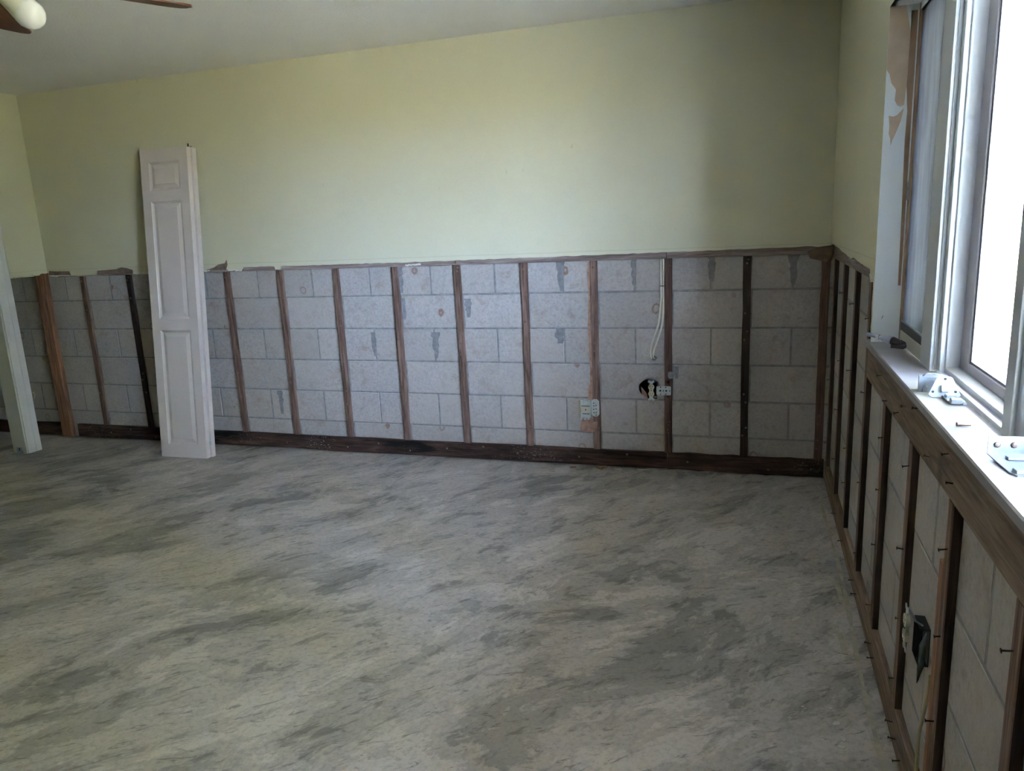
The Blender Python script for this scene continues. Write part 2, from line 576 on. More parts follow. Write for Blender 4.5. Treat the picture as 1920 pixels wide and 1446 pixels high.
# ------------------------------------------------------------------ dimensions
H = 2.419            # ceiling
XL = -5.173          # left partition face
YN = -6.60           # wall behind the camera
ZCUT = 1.2145        # where the drywall was cut off
WY0, WY1 = -1.475, -3.30       # window opening along the right wall
ZSILL, ZHEAD = 0.980, 1.977
XC = -6.35           # closet end wall
WT = 0.22            # outer face of the block walls

# ------------------------------------------------------------------ floor, ceiling, outer shell
fl = struct(boxobj('floor', (XC - 0.2, YN - 0.2, -0.12), (WT, WT, 0.0), M['floor']), 'bare grey concrete floor with scraped patches', 'floor')
struct(boxobj('ceiling', (XC - 0.2, YN - 0.2, H), (WT, WT, H + 0.15), M['ceiling']), 'flat painted ceiling', 'ceiling')
struct(boxobj('wall_near', (XC - 0.2, YN - 0.2, 0), (WT, YN, H), M['paint']), 'painted wall behind the viewpoint', 'wall')
struct(boxobj('wall_closet', (XC - 0.2, YN, 0), (XC, 0.0225, H), M['paint']), 'painted end wall of the closet', 'wall')

# ------------------------------------------------------------------ block meshes
BL, BH, BJ = 0.4064, 0.2032, 0.010      # module and joint
FACE = 0.019                            # block face behind the strip front


def block_mesh(w, h, d=0.05):
    """front face at y=0 looking to -y, centred in x, standing on z=0"""
    m = MB()
    c = 0.0018
    hw = w / 2
    vs = [(-hw, c, 0), (hw, c, 0), (hw, c, h), (-hw, c, h),
          (-hw + c, 0, c), (hw - c, 0, c), (hw - c, 0, h - c), (-hw + c, 0, h - c),
          (-hw, d, 0), (hw, d, 0), (hw, d, h), (-hw, d, h)]
    v = [m.bm.verts.new(x) for x in vs]
    for q in ((4, 5, 6, 7), (0, 1, 5, 4), (1, 2, 6, 5), (2, 3, 7, 6), (3, 0, 4, 7), (0, 8, 9, 1), (1, 9, 10, 2), (2, 10, 11, 3), (3, 11, 8, 0), (8, 11, 10, 9)):
        m.bm.faces.new([v[i] for i in q])
    me = m.mesh('concrete_block')
    me.materials.append(M['block'])
    return me


BCACHE = {}


def get_block(w, h):
    k = (round(w, 3), round(h, 3))
    if k not in BCACHE:
        BCACHE[k] = block_mesh(w, h)
    return BCACHE[k]


def cut_mesh(o, cutters):
    """replace an object's mesh by the mesh minus the cutters"""
    for c in cutters:
        md = o.modifiers.new('cut', 'BOOLEAN')
        md.operation = 'DIFFERENCE'
        md.object = c
        md.solver = 'EXACT'
    bpy.context.view_layer.update()
    dg = bpy.context.evaluated_depsgraph_get()
    me = bpy.data.meshes.new_from_object(o.evaluated_get(dg))
    o.modifiers.clear()
    o.data = me


# ------------------------------------------------------------------ back wall
wb = boxobj('wall_back', (XC - 0.2, FACE + 0.0018, 0), (WT, WT, H), M['mortar'])
struct(wb, 'back wall, pale green above bare concrete blocks with wooden furring strips', 'wall')
wb_o = Vector(wb.location)


def L(p, o=wb_o):
    return Vector(p) - o


hole_rng = random.Random(3)
cut1 = MB()
pts = []
for k in range(18):
    a = 2 * math.pi * k / 18
    pts.append((-0.918 + 0.062 * math.cos(a) * (1 + hole_rng.uniform(-0.1, 0.1)), -0.05, 0.473 + 0.053 * math.sin(a) * (1 + hole_rng.uniform(-0.1, 0.1))))
cut1.prism(pts, (0, 0.15, 0))
cut1 = cut1.build('cutter', M['black'])
core = MB().box((-1.06, 0.055, 0.415), (-0.80, 0.19, 0.60)).build('cutter', M['black'])
cut2 = MB().tube([(-0.897, -0.05, 0.643), (-0.897, 0.15, 0.643)], 0.017, 12).build('cutter', M['black'])

for course in range(6):
    z0 = course * BH
    h = BH - BJ
    off = -0.185 if course % 2 else -0.388
    edges = [0.019]
    x = off
    while x > XC:
        edges.append(x)
        x -= BL
    edges.append(XC)
    for a, b in zip(edges[1:], edges[:-1]):
        w = b - a - BJ
        if w < 0.03:
            continue
        cx = (a + b) / 2
        o = put('concrete_block', get_block(w, h), wb, L((cx, FACE + random.uniform(-0.0012, 0.0012), z0 + BJ / 2)),
                (0, random.uniform(-0.003, 0.003), 0))
        if course == 2 and a < -0.918 < b:
            cut_mesh(o, [cut1])
        if course == 3 and a < -0.897 < b:
            cut_mesh(o, [cut2])
cut_mesh(wb, [cut1, cut2, core])
for c in (cut1, cut2, core):
    bpy.data.objects.remove(c)

# mortar smeared over some joints: (x, z top, height, width)
SMEAR = [(-1.413, 1.19, 0.165, 0.050), (-1.003, 1.19, 0.14, 0.035), (-0.59, 1.19, 0.13, 0.045), (-0.184, 1.19, 0.15, 0.05),
         (-1.43, 0.815, 0.09, 0.07), (-2.21, 0.79, 0.16, 0.055), (-2.63, 0.79, 0.15, 0.038),
         (-2.415, 1.19, 0.16, 0.05), (-2.405, 1.0, 0.13, 0.032), (-3.36, 0.40, 0.16, 0.045), (-1.985, 0.99, 0.11, 0.05), (-0.772, 0.60, 0.07, 0.035)]
for i, (x, zt, hh, ww) in enumerate(SMEAR):
    r = random.Random(i + 20)
    n = 9
    left, right = [], []
    for k in range(n):
        t = k / (n - 1)
        wd = ww * (1 - 0.55 * t) * 0.5
        left.append((x - wd * r.uniform(0.6, 1.25), 0, zt - hh * t + (r.uniform(-.006, .006) if 0 < k < n - 1 else 0)))
        right.append((x + wd * r.uniform(0.6, 1.25), 0, zt - hh * t + (r.uniform(-.006, .006) if 0 < k < n - 1 else 0)))
    MB().prism([L((p[0], FACE - 0.0035, p[2])) for p in left + right[::-1]], (0, 0.006, 0)).build('mortar_smear', M['mortar_smear'], wb)

# shared nail meshes
m_ = MB().lathe([(0, 0.0062), (0.0014, 0.006), (0.002, 0.0025)], (0, 0, 0), (0, -1, 0), 8)
NAILHEAD = m_.mesh('nail_head')
NAILHEAD.materials.append(M['nailhead'])


def nail_mesh(length):
    m = MB().lathe([(-0.004, 0.0016), (length, 0.0016), (length, 0.0042), (length + 0.0015, 0.0038)], (0, 0, 0), (-1, 0, 0), 6)
    me = m.mesh('nail')
    me.materials.append(M['nail'])
    return me


NAILS = [nail_mesh(l) for l in (0.007, 0.011, 0.015)]


def strip_mesh(w, d, h, amp, rng, seg=8, axis='z'):
    """slightly uneven batten, origin at the bottom centre; front at y=-d/2"""
    m = MB()
    rings = []
    for i in range(seg + 1):
        t = i / seg
        dx = rng.uniform(-amp, amp)
        wv = w * (1 + rng.uniform(-0.05, 0.05))
        z = h * t
        ch = 0.0018
        pr = [(-wv / 2 + dx + ch, -d / 2), (wv / 2 + dx - ch, -d / 2), (wv / 2 + dx, -d / 2 + ch), (wv / 2 + dx, d / 2), (-wv / 2 + dx, d / 2), (-wv / 2 + dx, -d / 2 + ch)]
        rings.append([m.bm.verts.new((p[0], p[1], z)) for p in pr])
    for i in range(seg):
        for k in range(6):
            m.bm.faces.new((rings[i][k], rings[i][(k + 1) % 6], rings[i + 1][(k + 1) % 6], rings[i + 1][k]))
    m.bm.faces.new(rings[0][::-1])
    m.bm.faces.new(rings[-1])
    return m


rs = random.Random(11)
PLATE = 0.104
for k in range(0, 16):
    xt = -0.004 - BL * k
    mat = M['strip']
    w = 0.040
    if k == 0:
        xt, mat, w = -0.032, M['strip_red'], 0.040
    if k == 1:
        mat = M['strip_dark']
    if k == 2:
        mat = M['strip_red']
    if k == 11:
        mat = M['strip_dark']
    if xt < XC + 0.1:
        continue
    s = strip_mesh(w, FACE, 1.19 - PLATE, 0.0012, rs).build('furring_strip', mat, wb, L((xt, FACE / 2, PLATE)), (0, rs.uniform(-0.002, 0.002), 0))
    if k > 12:
        continue
    zs = sorted(rs.uniform(0.05, 1.0) for _ in range(4)) + [1.05]
    for z in zs:
        put('nail_head', NAILHEAD, s, (rs.uniform(-0.01, 0.01), -FACE / 2, z))
        if rs.random() < 0.5:
            put('nail_head', NAILHEAD, s, (rs.uniform(-0.01, 0.01), -FACE / 2, min(z + 0.045, 1.07)))

# base plates (two boards butted at the second strip), uneven faces
for a, b in ((-0.822, -0.002), (XL + 0.02, -0.825), (XC, XL - 0.12)):
    n = 14
    m = MB()
    rings = []
    for i in range(n + 1):
        x = a + (b - a) * i / n
        j = lambda s: rs.uniform(-s, s)
        top = PLATE + j(0.003)
        bot = 0.008 + j(0.004)
        pr = [(FACE, bot), (-0.002 + j(0.002), bot), (-0.004 + j(0.0015), 0.02), (-0.003, top - 0.004), (0.0, top), (FACE, top)]
        rings.append([m.bm.verts.new(Vector((x, p[0], p[1]))) for p in pr])
    for i in range(n):
        for q in range(6):
            m.bm.faces.new((rings[i][q], rings[i][(q + 1) % 6], rings[i + 1][(q + 1) % 6], rings[i + 1][q]))
    m.bm.faces.new(rings[0][::-1])
    m.bm.faces.new(rings[-1])
    bp = m.build('base_plate', M['plate_x'], wb, L((0, 0, 0)))
    bp.location = L((0, 0, 0))
    if b > XL:
        for i in range(int((b - a) / 0.22)):
            put('nail_head', NAILHEAD, bp, (a + 0.1 + 0.22 * i + rs.uniform(-.05, .05), -0.004, rs.uniform(0.03, 0.09)))

# horizontal nailer behind the cut edge
for a, b in ((-0.824, -0.012), (-2.04, -0.826), (-3.236, -2.042), (-5.16, -3.238), (XC, XL - 0.12)):
    boxobj('nailer_strip', L((a, 0.0, 1.19)), L((b, FACE, 1.25)), M['nailer_x'], wb, 0.0015)

# drywall panel with its torn lower edge, in two sheets behind one skin
edge_pts = [(-5.175, 1.221), (-5.15, 1.226), (-4.967, 1.221), (-4.957, 1.198), (-4.731, 1.196), (-4.719, 1.221), (-4.56, 1.224), (-4.52, 1.230), (-4.45, 1.226),
            (-4.414, 1.219), (-4.411, 1.196), (-4.285, 1.190), (-3.95, 1.200), (-3.823, 1.204), (-3.789, 1.208), (-3.755, 1.212), (-3.721, 1.228), (-3.66, 1.238),
            (-3.637, 1.263), (-3.633, 1.236), (-3.642, 1.206), (-3.60, 1.199), (-3.531, 1.198), (-3.516, 1.217), (-3.277, 1.216), (-3.268, 1.196),
            (-3.237, 1.195), (-3.228, 1.217), (-2.833, 1.216), (-2.229, 1.215), (-1.615, 1.219), (-0.82, 1.224), (-0.424, 1.226), (-0.10, 1.230),
            (-0.06, 1.222), (-0.04, 1.228), (-0.0135, 1.215)]
rj = random.Random(5)
bottom = []
for a, b in zip(edge_pts[:-1], edge_pts[1:]):
    n = max(1, int(abs(b[0] - a[0]) / 0.03))
    bottom += jag(a, b, n, 0.0018, rj)
bottom.append(edge_pts[-1])
outline = [L((x, -0.013, z)) for x, z in bottom] + [L((-0.0135, -0.013, H)), L((XL, -0.013, H))]
MB().prism(outline, (0, 0.0128, 0)).build('drywall_panel', M['paint'], wb)
outline = [L((x, -0.013, z)) for x, z in ((XC, 1.2), (XL - 0.115, 1.2), (XL - 0.115, H), (XC, H))]
MB().prism(outline, (0, 0.0128, 0)).build('drywall_panel', M['paint'], wb)
# white gypsum crumbs left along the edge, brown paper flaps
for (a, b) in ((-5.16, -4.97), (-4.40, -4.28), (-3.82, -3.78), (-3.63, -3.53), (-3.27, -3.235), (-2.36, -2.26)):
    o = []
    n = max(3, int((b - a) / 0.012))
    for i in range(n + 1):
        x = a + (b - a) * i / n
        o.append((x, 1.2005 + rj.uniform(-0.004, 0.003)))
    lo = [L((x, -0.0138, z - rj.uniform(0.002, 0.007))) for x, z in o]
    hi = [L((x, -0.0138, z + 0.004)) for x, z in o]
    MB().prism(lo + hi[::-1], (0, 0.008, 0)).build('gypsum_crumb', M['gypsum'], wb)
for pl in ([(-5.16, 1.205), (-4.965, 1.202), (-4.967, 1.228), (-5.10, 1.231), (-5.155, 1.236)],
           [(-4.72, 1.199), (-4.41, 1.199), (-4.405, 1.222), (-4.45, 1.236), (-4.50, 1.243), (-4.55, 1.232), (-4.715, 1.226)],
           [(-3.80, 1.207), (-3.645, 1.205), (-3.628, 1.236), (-3.630, 1.270), (-3.648, 1.247), (-3.70, 1.240), (-3.735, 1.222)],
           [(-0.11, 1.17), (-0.03, 1.15), (-0.008, 1.19), (-0.01, 1.232), (-0.07, 1.226), (-0.12, 1.205)]):
    MB().prism([L((x, -0.0145, z)) for x, z in pl], (0, 0.004, 0)).build('torn_paper', M['torn'], wb)

# ------------------------------------------------------------------ right wall
wr_m = MB()
X0 = FACE + 0.0018
wr_m.box((X0, WY0, 0), (WT, 0.0218, H))
wr_m.box((X0, YN, 0), (WT, WY1, H))
wr_m.box((X0, WY1, 0), (WT, WY0, 0.958))
wr_m.box((X0, WY1, ZHEAD + 0.012), (WT, WY0, H))
wr = struct(wr_m.build('wall_right', M['mortar']), 'window wall, painted above bare blocks with furring strips below the sill', 'wall')
rr = random.Random(17)
for course in range(6):
    z0 = course * BH
    h = BH - BJ
    off = -0.30 if course % 2 else -0.095
    edges = [0.017]
    y = off
    while y > -3.9:
        edges.append(y)
        y -= BL
    for a, b in zip(edges[1:], edges[:-1]):
        w = b - a - BJ
        hh = h
        zt = z0 + BJ / 2
        if course == 5 and a < WY0 + 0.15:
            continue
        if course == 4 and b < WY0 + 0.3:
            hh = 0.958 - zt - 0.002
        if w < 0.03:
            continue
        put('concrete_block', get_block(w, hh), wr, (FACE + rr.uniform(-.001, .001), (a + b) / 2, zt), (0, 0, -math.pi / 2))

for n in range(0, 9):
    yn = -0.1 - BL * n
    ztop = 1.17 if n <= 3 else 0.832
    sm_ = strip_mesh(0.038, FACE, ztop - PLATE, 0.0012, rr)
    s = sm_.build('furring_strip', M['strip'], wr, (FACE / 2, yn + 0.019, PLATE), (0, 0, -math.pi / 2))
    s.data.materials.append(M['strip_dark'])       # paler wood on the front, darker on the sides
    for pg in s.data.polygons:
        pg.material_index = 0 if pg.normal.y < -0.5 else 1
    for q in range(4 if n else 2):
        put('nail', rr.choice(NAILS), s, (rr.uniform(-0.008, 0.008), -FACE / 2, (ztop - PLATE) * (0.12 + 0.25 * q + rr.uniform(-.06, .06))),
            (rr.uniform(-.25, .25), rr.uniform(-.25, .25), math.pi / 2))
# doubled thin batten beside the sixth strip
strip_mesh(0.030, 0.016, 0.69 - PLATE, 0.001, rr).build('furring_strip', M['stud'], wr, (0.008, -0.1 - BL * 6 + 0.054, PLATE), (0, 0, -math.pi / 2))

bp = boxobj('base_plate', (0.002, -4.6, 0.0), (FACE + 0.002, -0.006, PLATE), M['plate_y'], wr, 0.002)
for y, z in ((-0.62, 0.05), (-0.9, 0.04), (-1.28, 0.05), (-1.36, 0.035), (-1.72, 0.05), (-1.78, 0.035), (-2.12, 0.055), (-2.17, 0.04), (-2.24, 0.03), (-2.3, 0.02)):
    put('nail', NAILS[2], bp, (-0.0115, y + 2.303, z), (0, rr.uniform(-.2, .2), rr.uniform(-.4, .4)))
boxobj('nailer_strip', (0.0, -1.40, 1.168), (FACE, -0.022, 1.24), M['nailer_y'], wr, 0.0015)
ap = boxobj('window_apron', (0.0, -4.4, 0.832), (FACE, -1.322, 0.958), M['apron'], wr, 0.002)
for y, z in ((-1.62, 0.90), (-1.75, 0.85), (-1.93, 0.862), (-2.02, 0.90), (-2.16, 0.93), (-2.32, 0.86), (-2.47, 0.915), (-2.52, 0.87)):
    put('nail', NAILS[1], ap, (-FACE / 2, y + 2.861, z - 0.832), (0, rr.uniform(-.3, .3), rr.uniform(-.5, .5)))

# drywall of the right wall: far piece with torn edge, head piece, near piece
re_pts = [(-0.0005, 1.232), (-0.08, 1.240), (-0.337, 1.234), (-0.55, 1.222), (-0.854, 1.209), (-0.90, 1.218), (-1.043, 1.213), (-1.30, 1.205), (-1.366, 1.204),
          (-1.372, 1.186), (-1.40, 1.180), (-1.44, 1.186)]
bot = []
for a, b in zip(re_pts[:-1], re_pts[1:]):
    bot += jag(a, b, max(1, int(abs(b[0] - a[0]) / 0.03)), 0.002, rj)
bot.append(re_pts[-1])
tail = [(-1.452, 1.15), (-1.446, 1.10), (-1.455, 1.05), (-1.449, 1.02), (-1.462, 0.99), (WY0, 0.982)]
ol = [(-0.013, y, z) for y, z in bot + tail] + [(-0.013, WY0, H), (-0.013, -0.0005, H)]
MB().prism(ol, (0.0128, 0, 0)).build('drywall_panel', M['paint'], wr)
boxobj('drywall_panel', (-0.013, WY1, ZHEAD), (-0.0002, WY0, H), M['paint'], wr)
boxobj('drywall_panel', (-0.013, YN, 0.0), (-0.0002, WY1, H), M['paint'], wr)
# crumpled torn paper in the corner and under the torn end
for pl in ([(-0.02, 1.17), (-0.06, 1.16), (-0.10, 1.185), (-0.13, 1.20), (-0.12, 1.235), (-0.03, 1.235)],
           [(-1.365, 1.19), (-1.40, 1.165), (-1.45, 1.17), (-1.455, 1.185), (-1.40, 1.195)]):
    MB().prism([(-0.0145, y, z) for y, z in pl], (0.003, 0, 0)).build('torn_paper', M['torn'] if pl[0][0] > -1 else M['gypsum'], wr)

# ------------------------------------------------------------------ left partition, with the closet opening
wlm = MB()
XB = XL - 0.115
# upper drywall on the room side (torn at the bottom) and on the closet side
lp = [(-0.0135, 1.222), (-0.05, 1.220), (-0.09, 1.209), (-0.15, 1.216), (-0.2, 1.206), (-0.25, 1.212), (-0.30, 1.208)]
bot = []
for a, b in zip(lp[:-1], lp[1:]):
    bot += jag(a, b, 4, 0.004, rj)
bot.append(lp[-1])
YO0, YO1, ZO = -0.40, -2.20, 2.03
wlm.prism([(XL, y, z) for y, z in bot + [(-0.32, 1.20), (-0.32, 0.0), (YO0, 0.0), (YO0, ZO), (YO1, ZO), (YO1, 0), (YN, 0), (YN, H), (-0.0135, H)]], (-0.013, 0, 0))
wlm.prism([(XB, y, z) for y, z in [(-0.0135, 1.2), (-0.32, 1.20), (-0.32, 0.0), (YO0, 0.0), (YO0, ZO), (YO1, ZO), (YO1, 0), (YN, 0), (YN, H), (-0.0135, H)]], (0.013, 0, 0))
wlo = struct(wlm.build('wall_left', M['paint']), 'painted left partition with closet opening and torn lower drywall', 'wall')
strip_mesh(0.089, 0.038, H - 0.03, 0.001, rr).build('wall_stud', M['stud'], wlo, (XL - 0.013 - 0.0445, -0.0195, 0.012), (0, 0, 0))
boxobj('wall_stud', (XB + 0.013, YO0 + 0.018, 0.02), (XL - 0.0135, -0.312, H), M['strip_dark'], wlo, 0.002)
boxobj('wall_stud', (XB + 0.013, YO0 + 0.018, ZO + 0.02), (XL - 0.0135, -0.05, ZO + 0.06), M['strip'], wlo, 0.002)

tr = empty('trim_1', (XL, -0.36, 0))
struct(tr, 'white door casing and cream jamb of the closet opening', 'door trim')
cs = MB()
# moulded casing profile swept up: (depth from the wall, y)
prof = [(0.0, -0.31), (0.012, -0.31), (0.016, -0.318), (0.016, -0.352), (0.0125, -0.356), (0.0125, -0.385), (0.009, -0.400), (0.009, -0.408), (0.0, -0.408)]
cs.prism([(d, y + 0.36, 0.0) for d, y in prof], (0, 0, 2.10))
cs.build('casing', M['casing'], tr)
boxobj('jamb', (XB - 0.006 - XL, YO0 + 0.36 - 0.018, 0.0), (-0.0002, YO0 + 0.36, ZO), M['jamb_cream'], tr, 0.001)
boxobj('head_jamb', (XB - 0.006 - XL, YO1 + 0.36, ZO - 0.018), (-0.0002, YO0 + 0.36 - 0.018, ZO), M['jamb_cream'], tr, 0.001)
boxobj('head_casing', (0.0002, YO1 + 0.36 - 0.06, ZO), (0.016, -0.05, ZO + 0.09), M['casing'], tr, 0.001)
boxobj('jamb', (XB - 0.006 - XL, YO1 + 0.36, 0.0), (-0.0002, YO1 + 0.36 + 0.018, ZO - 0.018), M['jamb_cream'], tr, 0.001)
bk = MB()
bk.box((-0.085, -0.092, 0.0), (-0.030, -0.060, 0.003)).box((-0.085, -0.062, 0.0), (-0.030, -0.0582, 0.045))
bkt = bk.build('pivot_bracket', M['zinc'], tr)
MB().box((-0.062, -0.0635, 0.022), (-0.052, -0.0617, 0.040)).build('slot', M['black'], bkt)
MB().tube([(0.010, 0.046, 0.405), (0.022, 0.058, 0.415), (0.020, 0.066, 0.395), (0.012, 0.062, 0.37)], 0.0022, 6).build('bent_wire', M['cable'], tr)

# ------------------------------------------------------------------ window
win = empty('window_1', (0.06, (WY0 + WY1) / 2, ZSILL))
struct(win, 'white framed triple window with screened far pane and bright panes', 'window')
wo = Vector(win.location)


def W(p):
    return Vector(p) - wo


# drywall returns of the opening
jr = boxobj('window_return', W((-0.0128, WY0 - 0.0002, ZSILL)), W((0.066, WY0 + 0.012, ZHEAD + 0.012)), M['jambwall'], win)
boxobj('window_return', W((-0.0128, WY1 - 0.012, ZSILL)), W((0.066, WY1, ZHEAD + 0.012)), M['jambwall'], win)
boxobj('window_return', W((-0.0128, WY1, ZHEAD)), W((0.066, WY0, ZHEAD + 0.012)), M['jambwall'], win)
# peeled paint near the head of the far return
jo = wo + Vector(jr.location)
peel = [(-0.0125, 1.977), (0.030, 1.977), (0.046, 1.90), (0.047, 1.80), (0.040, 1.70), (0.030, 1.695), (0.022, 1.70), (0.014, 1.715), (0.016, 1.745), (0.002, 1.765), (-0.004, 1.790), (-0.0125, 1.803)]
MB().prism([Vector((x, WY0 - 0.0012, z)) - jo for x, z in peel], (0, 0.0012, 0)).build('peeled_patch', M['peel'], jr)
peel = [(0.000, 1.672), (0.012, 1.668), (0.024, 1.672), (0.040, 1.690), (0.034, 1.655), (0.024, 1.625), (0.014, 1.60), (0.010, 1.585), (0.008, 1.605), (0.003, 1.62), (0.004, 1.645)]
MB().prism([Vector((x, WY0 - 0.0012, z)) - jo for x, z in peel], (0, 0.0012, 0)).build('peeled_patch', M['peel'], jr)
rw = [(0.046, 1.96), (0.062, 1.96), (0.062, 1.16), (0.055, 1.16), (0.052, 1.40), (0.048, 1.60), (0.050, 1.68), (0.044, 1.75)]
MB().prism([Vector((x, WY0 - 0.0016, z)) - jo for x, z in rw], (0, 0.0016, 0)).build('bare_strip', M['rawwood'], jr)
ck = [(0.012, 1.052), (0.016, 1.058), (0.019, 1.066), (0.016, 1.064)]
MB().prism([Vector((x, WY0 - 0.0009, z)) - jo for x, z in ck], (0, 0.0009, 0)).build('chip_mark', M['rubber'], jr)

# frame around the opening
def fbox(name, lo, hi, mat, parent=win, bev=0.0012):
    return boxobj(name, W(lo) - (Vector(parent.location) if parent is not win else Vector((0, 0, 0))),
                  W(hi) - (Vector(parent.location) if parent is not win else Vector((0, 0, 0))), mat, parent, bev)


fbox('frame_jamb', (0.066, WY0 - 0.020, ZSILL), (WT, WY0, ZHEAD), M['rawwood'])
fbox('frame_jamb', (0.066, WY1, ZSILL), (WT, WY1 + 0.02, ZHEAD), M['win'])
fbox('frame_head', (0.066, WY1 + 0.02, ZHEAD - 0.02), (WT, WY0 - 0.02, ZHEAD), M['win'])
# mullions: body and stepped stops on both sides
fbox('mullion', (0.062, -1.950, ZSILL), (WT, -1.830, ZHEAD - 0.0202), M['win'])
fbox('mullion_stop', (0.0695, -1.9545, ZSILL + 0.004), (0.0775, -1.9502, ZHEAD - 0.022), M['win'])
fbox('mullion_stop', (0.078, -1.982, ZSILL + 0.004), (0.200, -1.9502, ZHEAD - 0.022), M['win'])
fbox('mullion_stop', (0.0895, -1.990, ZSILL + 0.006), (0.200, -1.9822, ZHEAD - 0.022), M['win'])
fbox('mullion', (0.062, -2.600, ZSILL), (WT, -2.555, ZHEAD - 0.0202), M['win'])
MB().tube([W((0.078, -2.6095, ZSILL + 0.001)), W((0.078, -2.6095, ZHEAD - 0.022))], 0.0095, 12).build('mullion_bead', M['win'], win)
fbox('mullion_stop', (0.089, -2.650, ZSILL + 0.004), (0.200, -2.6002, ZHEAD - 0.022), M['win'])
# bottom tracks
for a, b in ((-2.555, -1.9905), (WY1 + 0.02, -2.6505)):
    fbox('track', (0.0665, a, ZSILL), (0.078, b, ZSILL + 0.010), M['win'])
    fbox('track', (0.078, a, ZSILL), (0.0885, b, ZSILL + 0.006), M['sash'])
    fbox('track', (0.0885, a, ZSILL), (0.200, b, ZSILL + 0.018), M['win'])
fbox('track', (0.0665, -1.83, ZSILL), (0.200, WY0 - 0.0202, ZSILL + 0.042), M['jamb_cream'])


def sash(y_near, y_far, zb, zt, x0, x1, stile, rail, mat, glass=True):
    e = empty('sash', W((x0, (y_near + y_far) / 2, zb)), parent=win)
    eo = wo + Vector(e.location)

    def q(name, lo, hi, mt, bev=0.001):
        return boxobj(name, Vector(lo) - eo, Vector(hi) - eo, mt, e, bev)
    q('stile', (x0, y_far - stile, zb), (x1, y_far, zt), mat)
    q('stile', (x0, y_near, zb), (x1, y_near + stile, zt), mat)
    q('rail', (x0, y_near + stile, zb), (x1, y_far - stile, zb + rail), mat)
    q('rail', (x0, y_near + stile, zt - rail), (x1, y_far - stile, zt), mat)
    xm = x0 + 0.007
    g1, g2 = y_near + stile, y_far - stile
    q('glazing_bead', (xm - 0.003, g2 - 0.012, zb + rail), (xm + 0.006, g2, zt - rail), M['rubber'], 0.0005)
    q('glazing_bead', (xm - 0.003, g1, zb + rail), (xm + 0.006, g1 + 0.012, zt - rail), M['rubber'], 0.0005)
    q('glazing_bead', (xm - 0.003, g1 + 0.012, zb + rail), (xm + 0.006, g2 - 0.012, zb + rail + 0.006), M['rubber'], 0.0005)
    q('glass_pane', (xm, g1 + 0.004, zb + rail + 0.002), (xm + 0.004, g2 - 0.004, zt - rail - 0.002), M['glass'], 0)
    return e


sash(-2.556, -1.9905, ZSILL + 0.0185, ZHEAD - 0.0215, 0.121, 0.155, 0.072, 0.024, M['sash'])
sash(WY1 + 0.0205, -2.6505, ZSILL + 0.0185, ZHEAD - 0.0215, 0.121, 0.155, 0.060, 0.024, M['sash'])
sash(-1.8305, WY0 - 0.0205, ZSILL + 0.0425, ZHEAD - 0.0215, 0.121, 0.155, 0.045, 0.03, M['sash'])
# bronze-framed insect screen in front of the far pane
se = empty('screen_frame', W((0.067, -1.65, 1.0225)), parent=win)
so = wo + Vector(se.location)
ya, yb, za, zb_ = -1.8302, WY0 - 0.0002, 1.0225, ZHEAD - 0.0005
for lo, hi in (((0.067, yb - 0.014, za), (0.079, yb, zb_)), ((0.067, ya, za), (0.079, ya + 0.014, zb_)),
               ((0.067, ya + 0.014, za), (0.079, yb - 0.014, za + 0.026)), ((0.067, ya + 0.014, zb_ - 0.022), (0.079, yb - 0.014, zb_))):
    boxobj('screen_rail', Vector(lo) - so, Vector(hi) - so, M['bronze'], se, 0.001)
for lo, hi in (((0.0672, yb - 0.019, za + 0.026), (0.072, yb - 0.0142, zb_ - 0.022)), ((0.0672, ya + 0.019, za + 0.026), (0.072, yb - 0.0192, za + 0.030))):
    boxobj('spline', Vector(lo) - so, Vector(hi) - so, M['zinc'], se, 0.0008)
boxobj('screen_mesh', Vector((0.0725, ya + 0.014, za + 0.026)) - so, Vector((0.0735, yb - 0.014, zb_ - 0.022)) - so, M['screen'], se)
boxobj('screen_latch', Vector((0.0615, yb - 0.016, 1.42)) - so, Vector((0.0669, yb - 0.006, 1.475)) - so, M['zinc'], se, 0.001)

# marble stool (window sill)
sill = MB()
sill.box((-0.024, -4.2, 0.9585), (0.0662, -1.405, ZSILL - 0.0002), 0.003)
sl = struct(sill.build('window_sill', M['marble']), 'cream marble window sill strewn with hardware', 'window sill')

# ------------------------------------------------------------------ outdoors
struct(boxobj('ground_lawn', (WT + 0.001, -40, -0.4), (60, 40, -0.2), M['lawn']), 'sunlit lawn outside the window', 'lawn')
struct(boxobj('patio_slab', (WT + 0.001, -9, -0.1995), (3.0, 9, -0.14), M['patio'], None, 0.01), 'pale concrete patio outside the window', 'patio')
struct(boxobj('roof_soffit', (WT + 0.001, -12, 2.45), (1.55, 12, 2.60), M['soffit']), 'brown roof overhang outside the window', 'roof')

rh = random.Random(31)


def tree(loc, rad, height, label):
    """one broad tree: trunk and a lumpy crown of its own"""
    t = empty('tree', (loc[0], loc[1], -0.2))
    tag(t, label, 'tree', 'unseen trees placed to block the sky')
    MB().tube([(0, 0, 0), (0.05, 0.03, height * 0.25), (0, 0.05, height * 0.5)], [0.22, 0.17, 0.12], 8).build('trunk', M['bark'], t)
    m = MB()
    for i in range(10):
        r0 = bmesh.ops.create_icosphere(m.bm, subdivisions=2, radius=1.0)
        a = rh.uniform(0, 6.28)
        q = rh.uniform(0, 0.25)
        c = Vector((q * math.cos(a), q * math.sin(a), height * (0.12 + 0.085 * i)))
        rr_ = rad * (0.88 - 0.05 * max(0, i - 5))
        for v in r0['verts']:
            v.co = c + v.co * rr_ * (1 + rh.uniform(-0.12, 0.10))
    m.build('crown', M['foliage'], t)


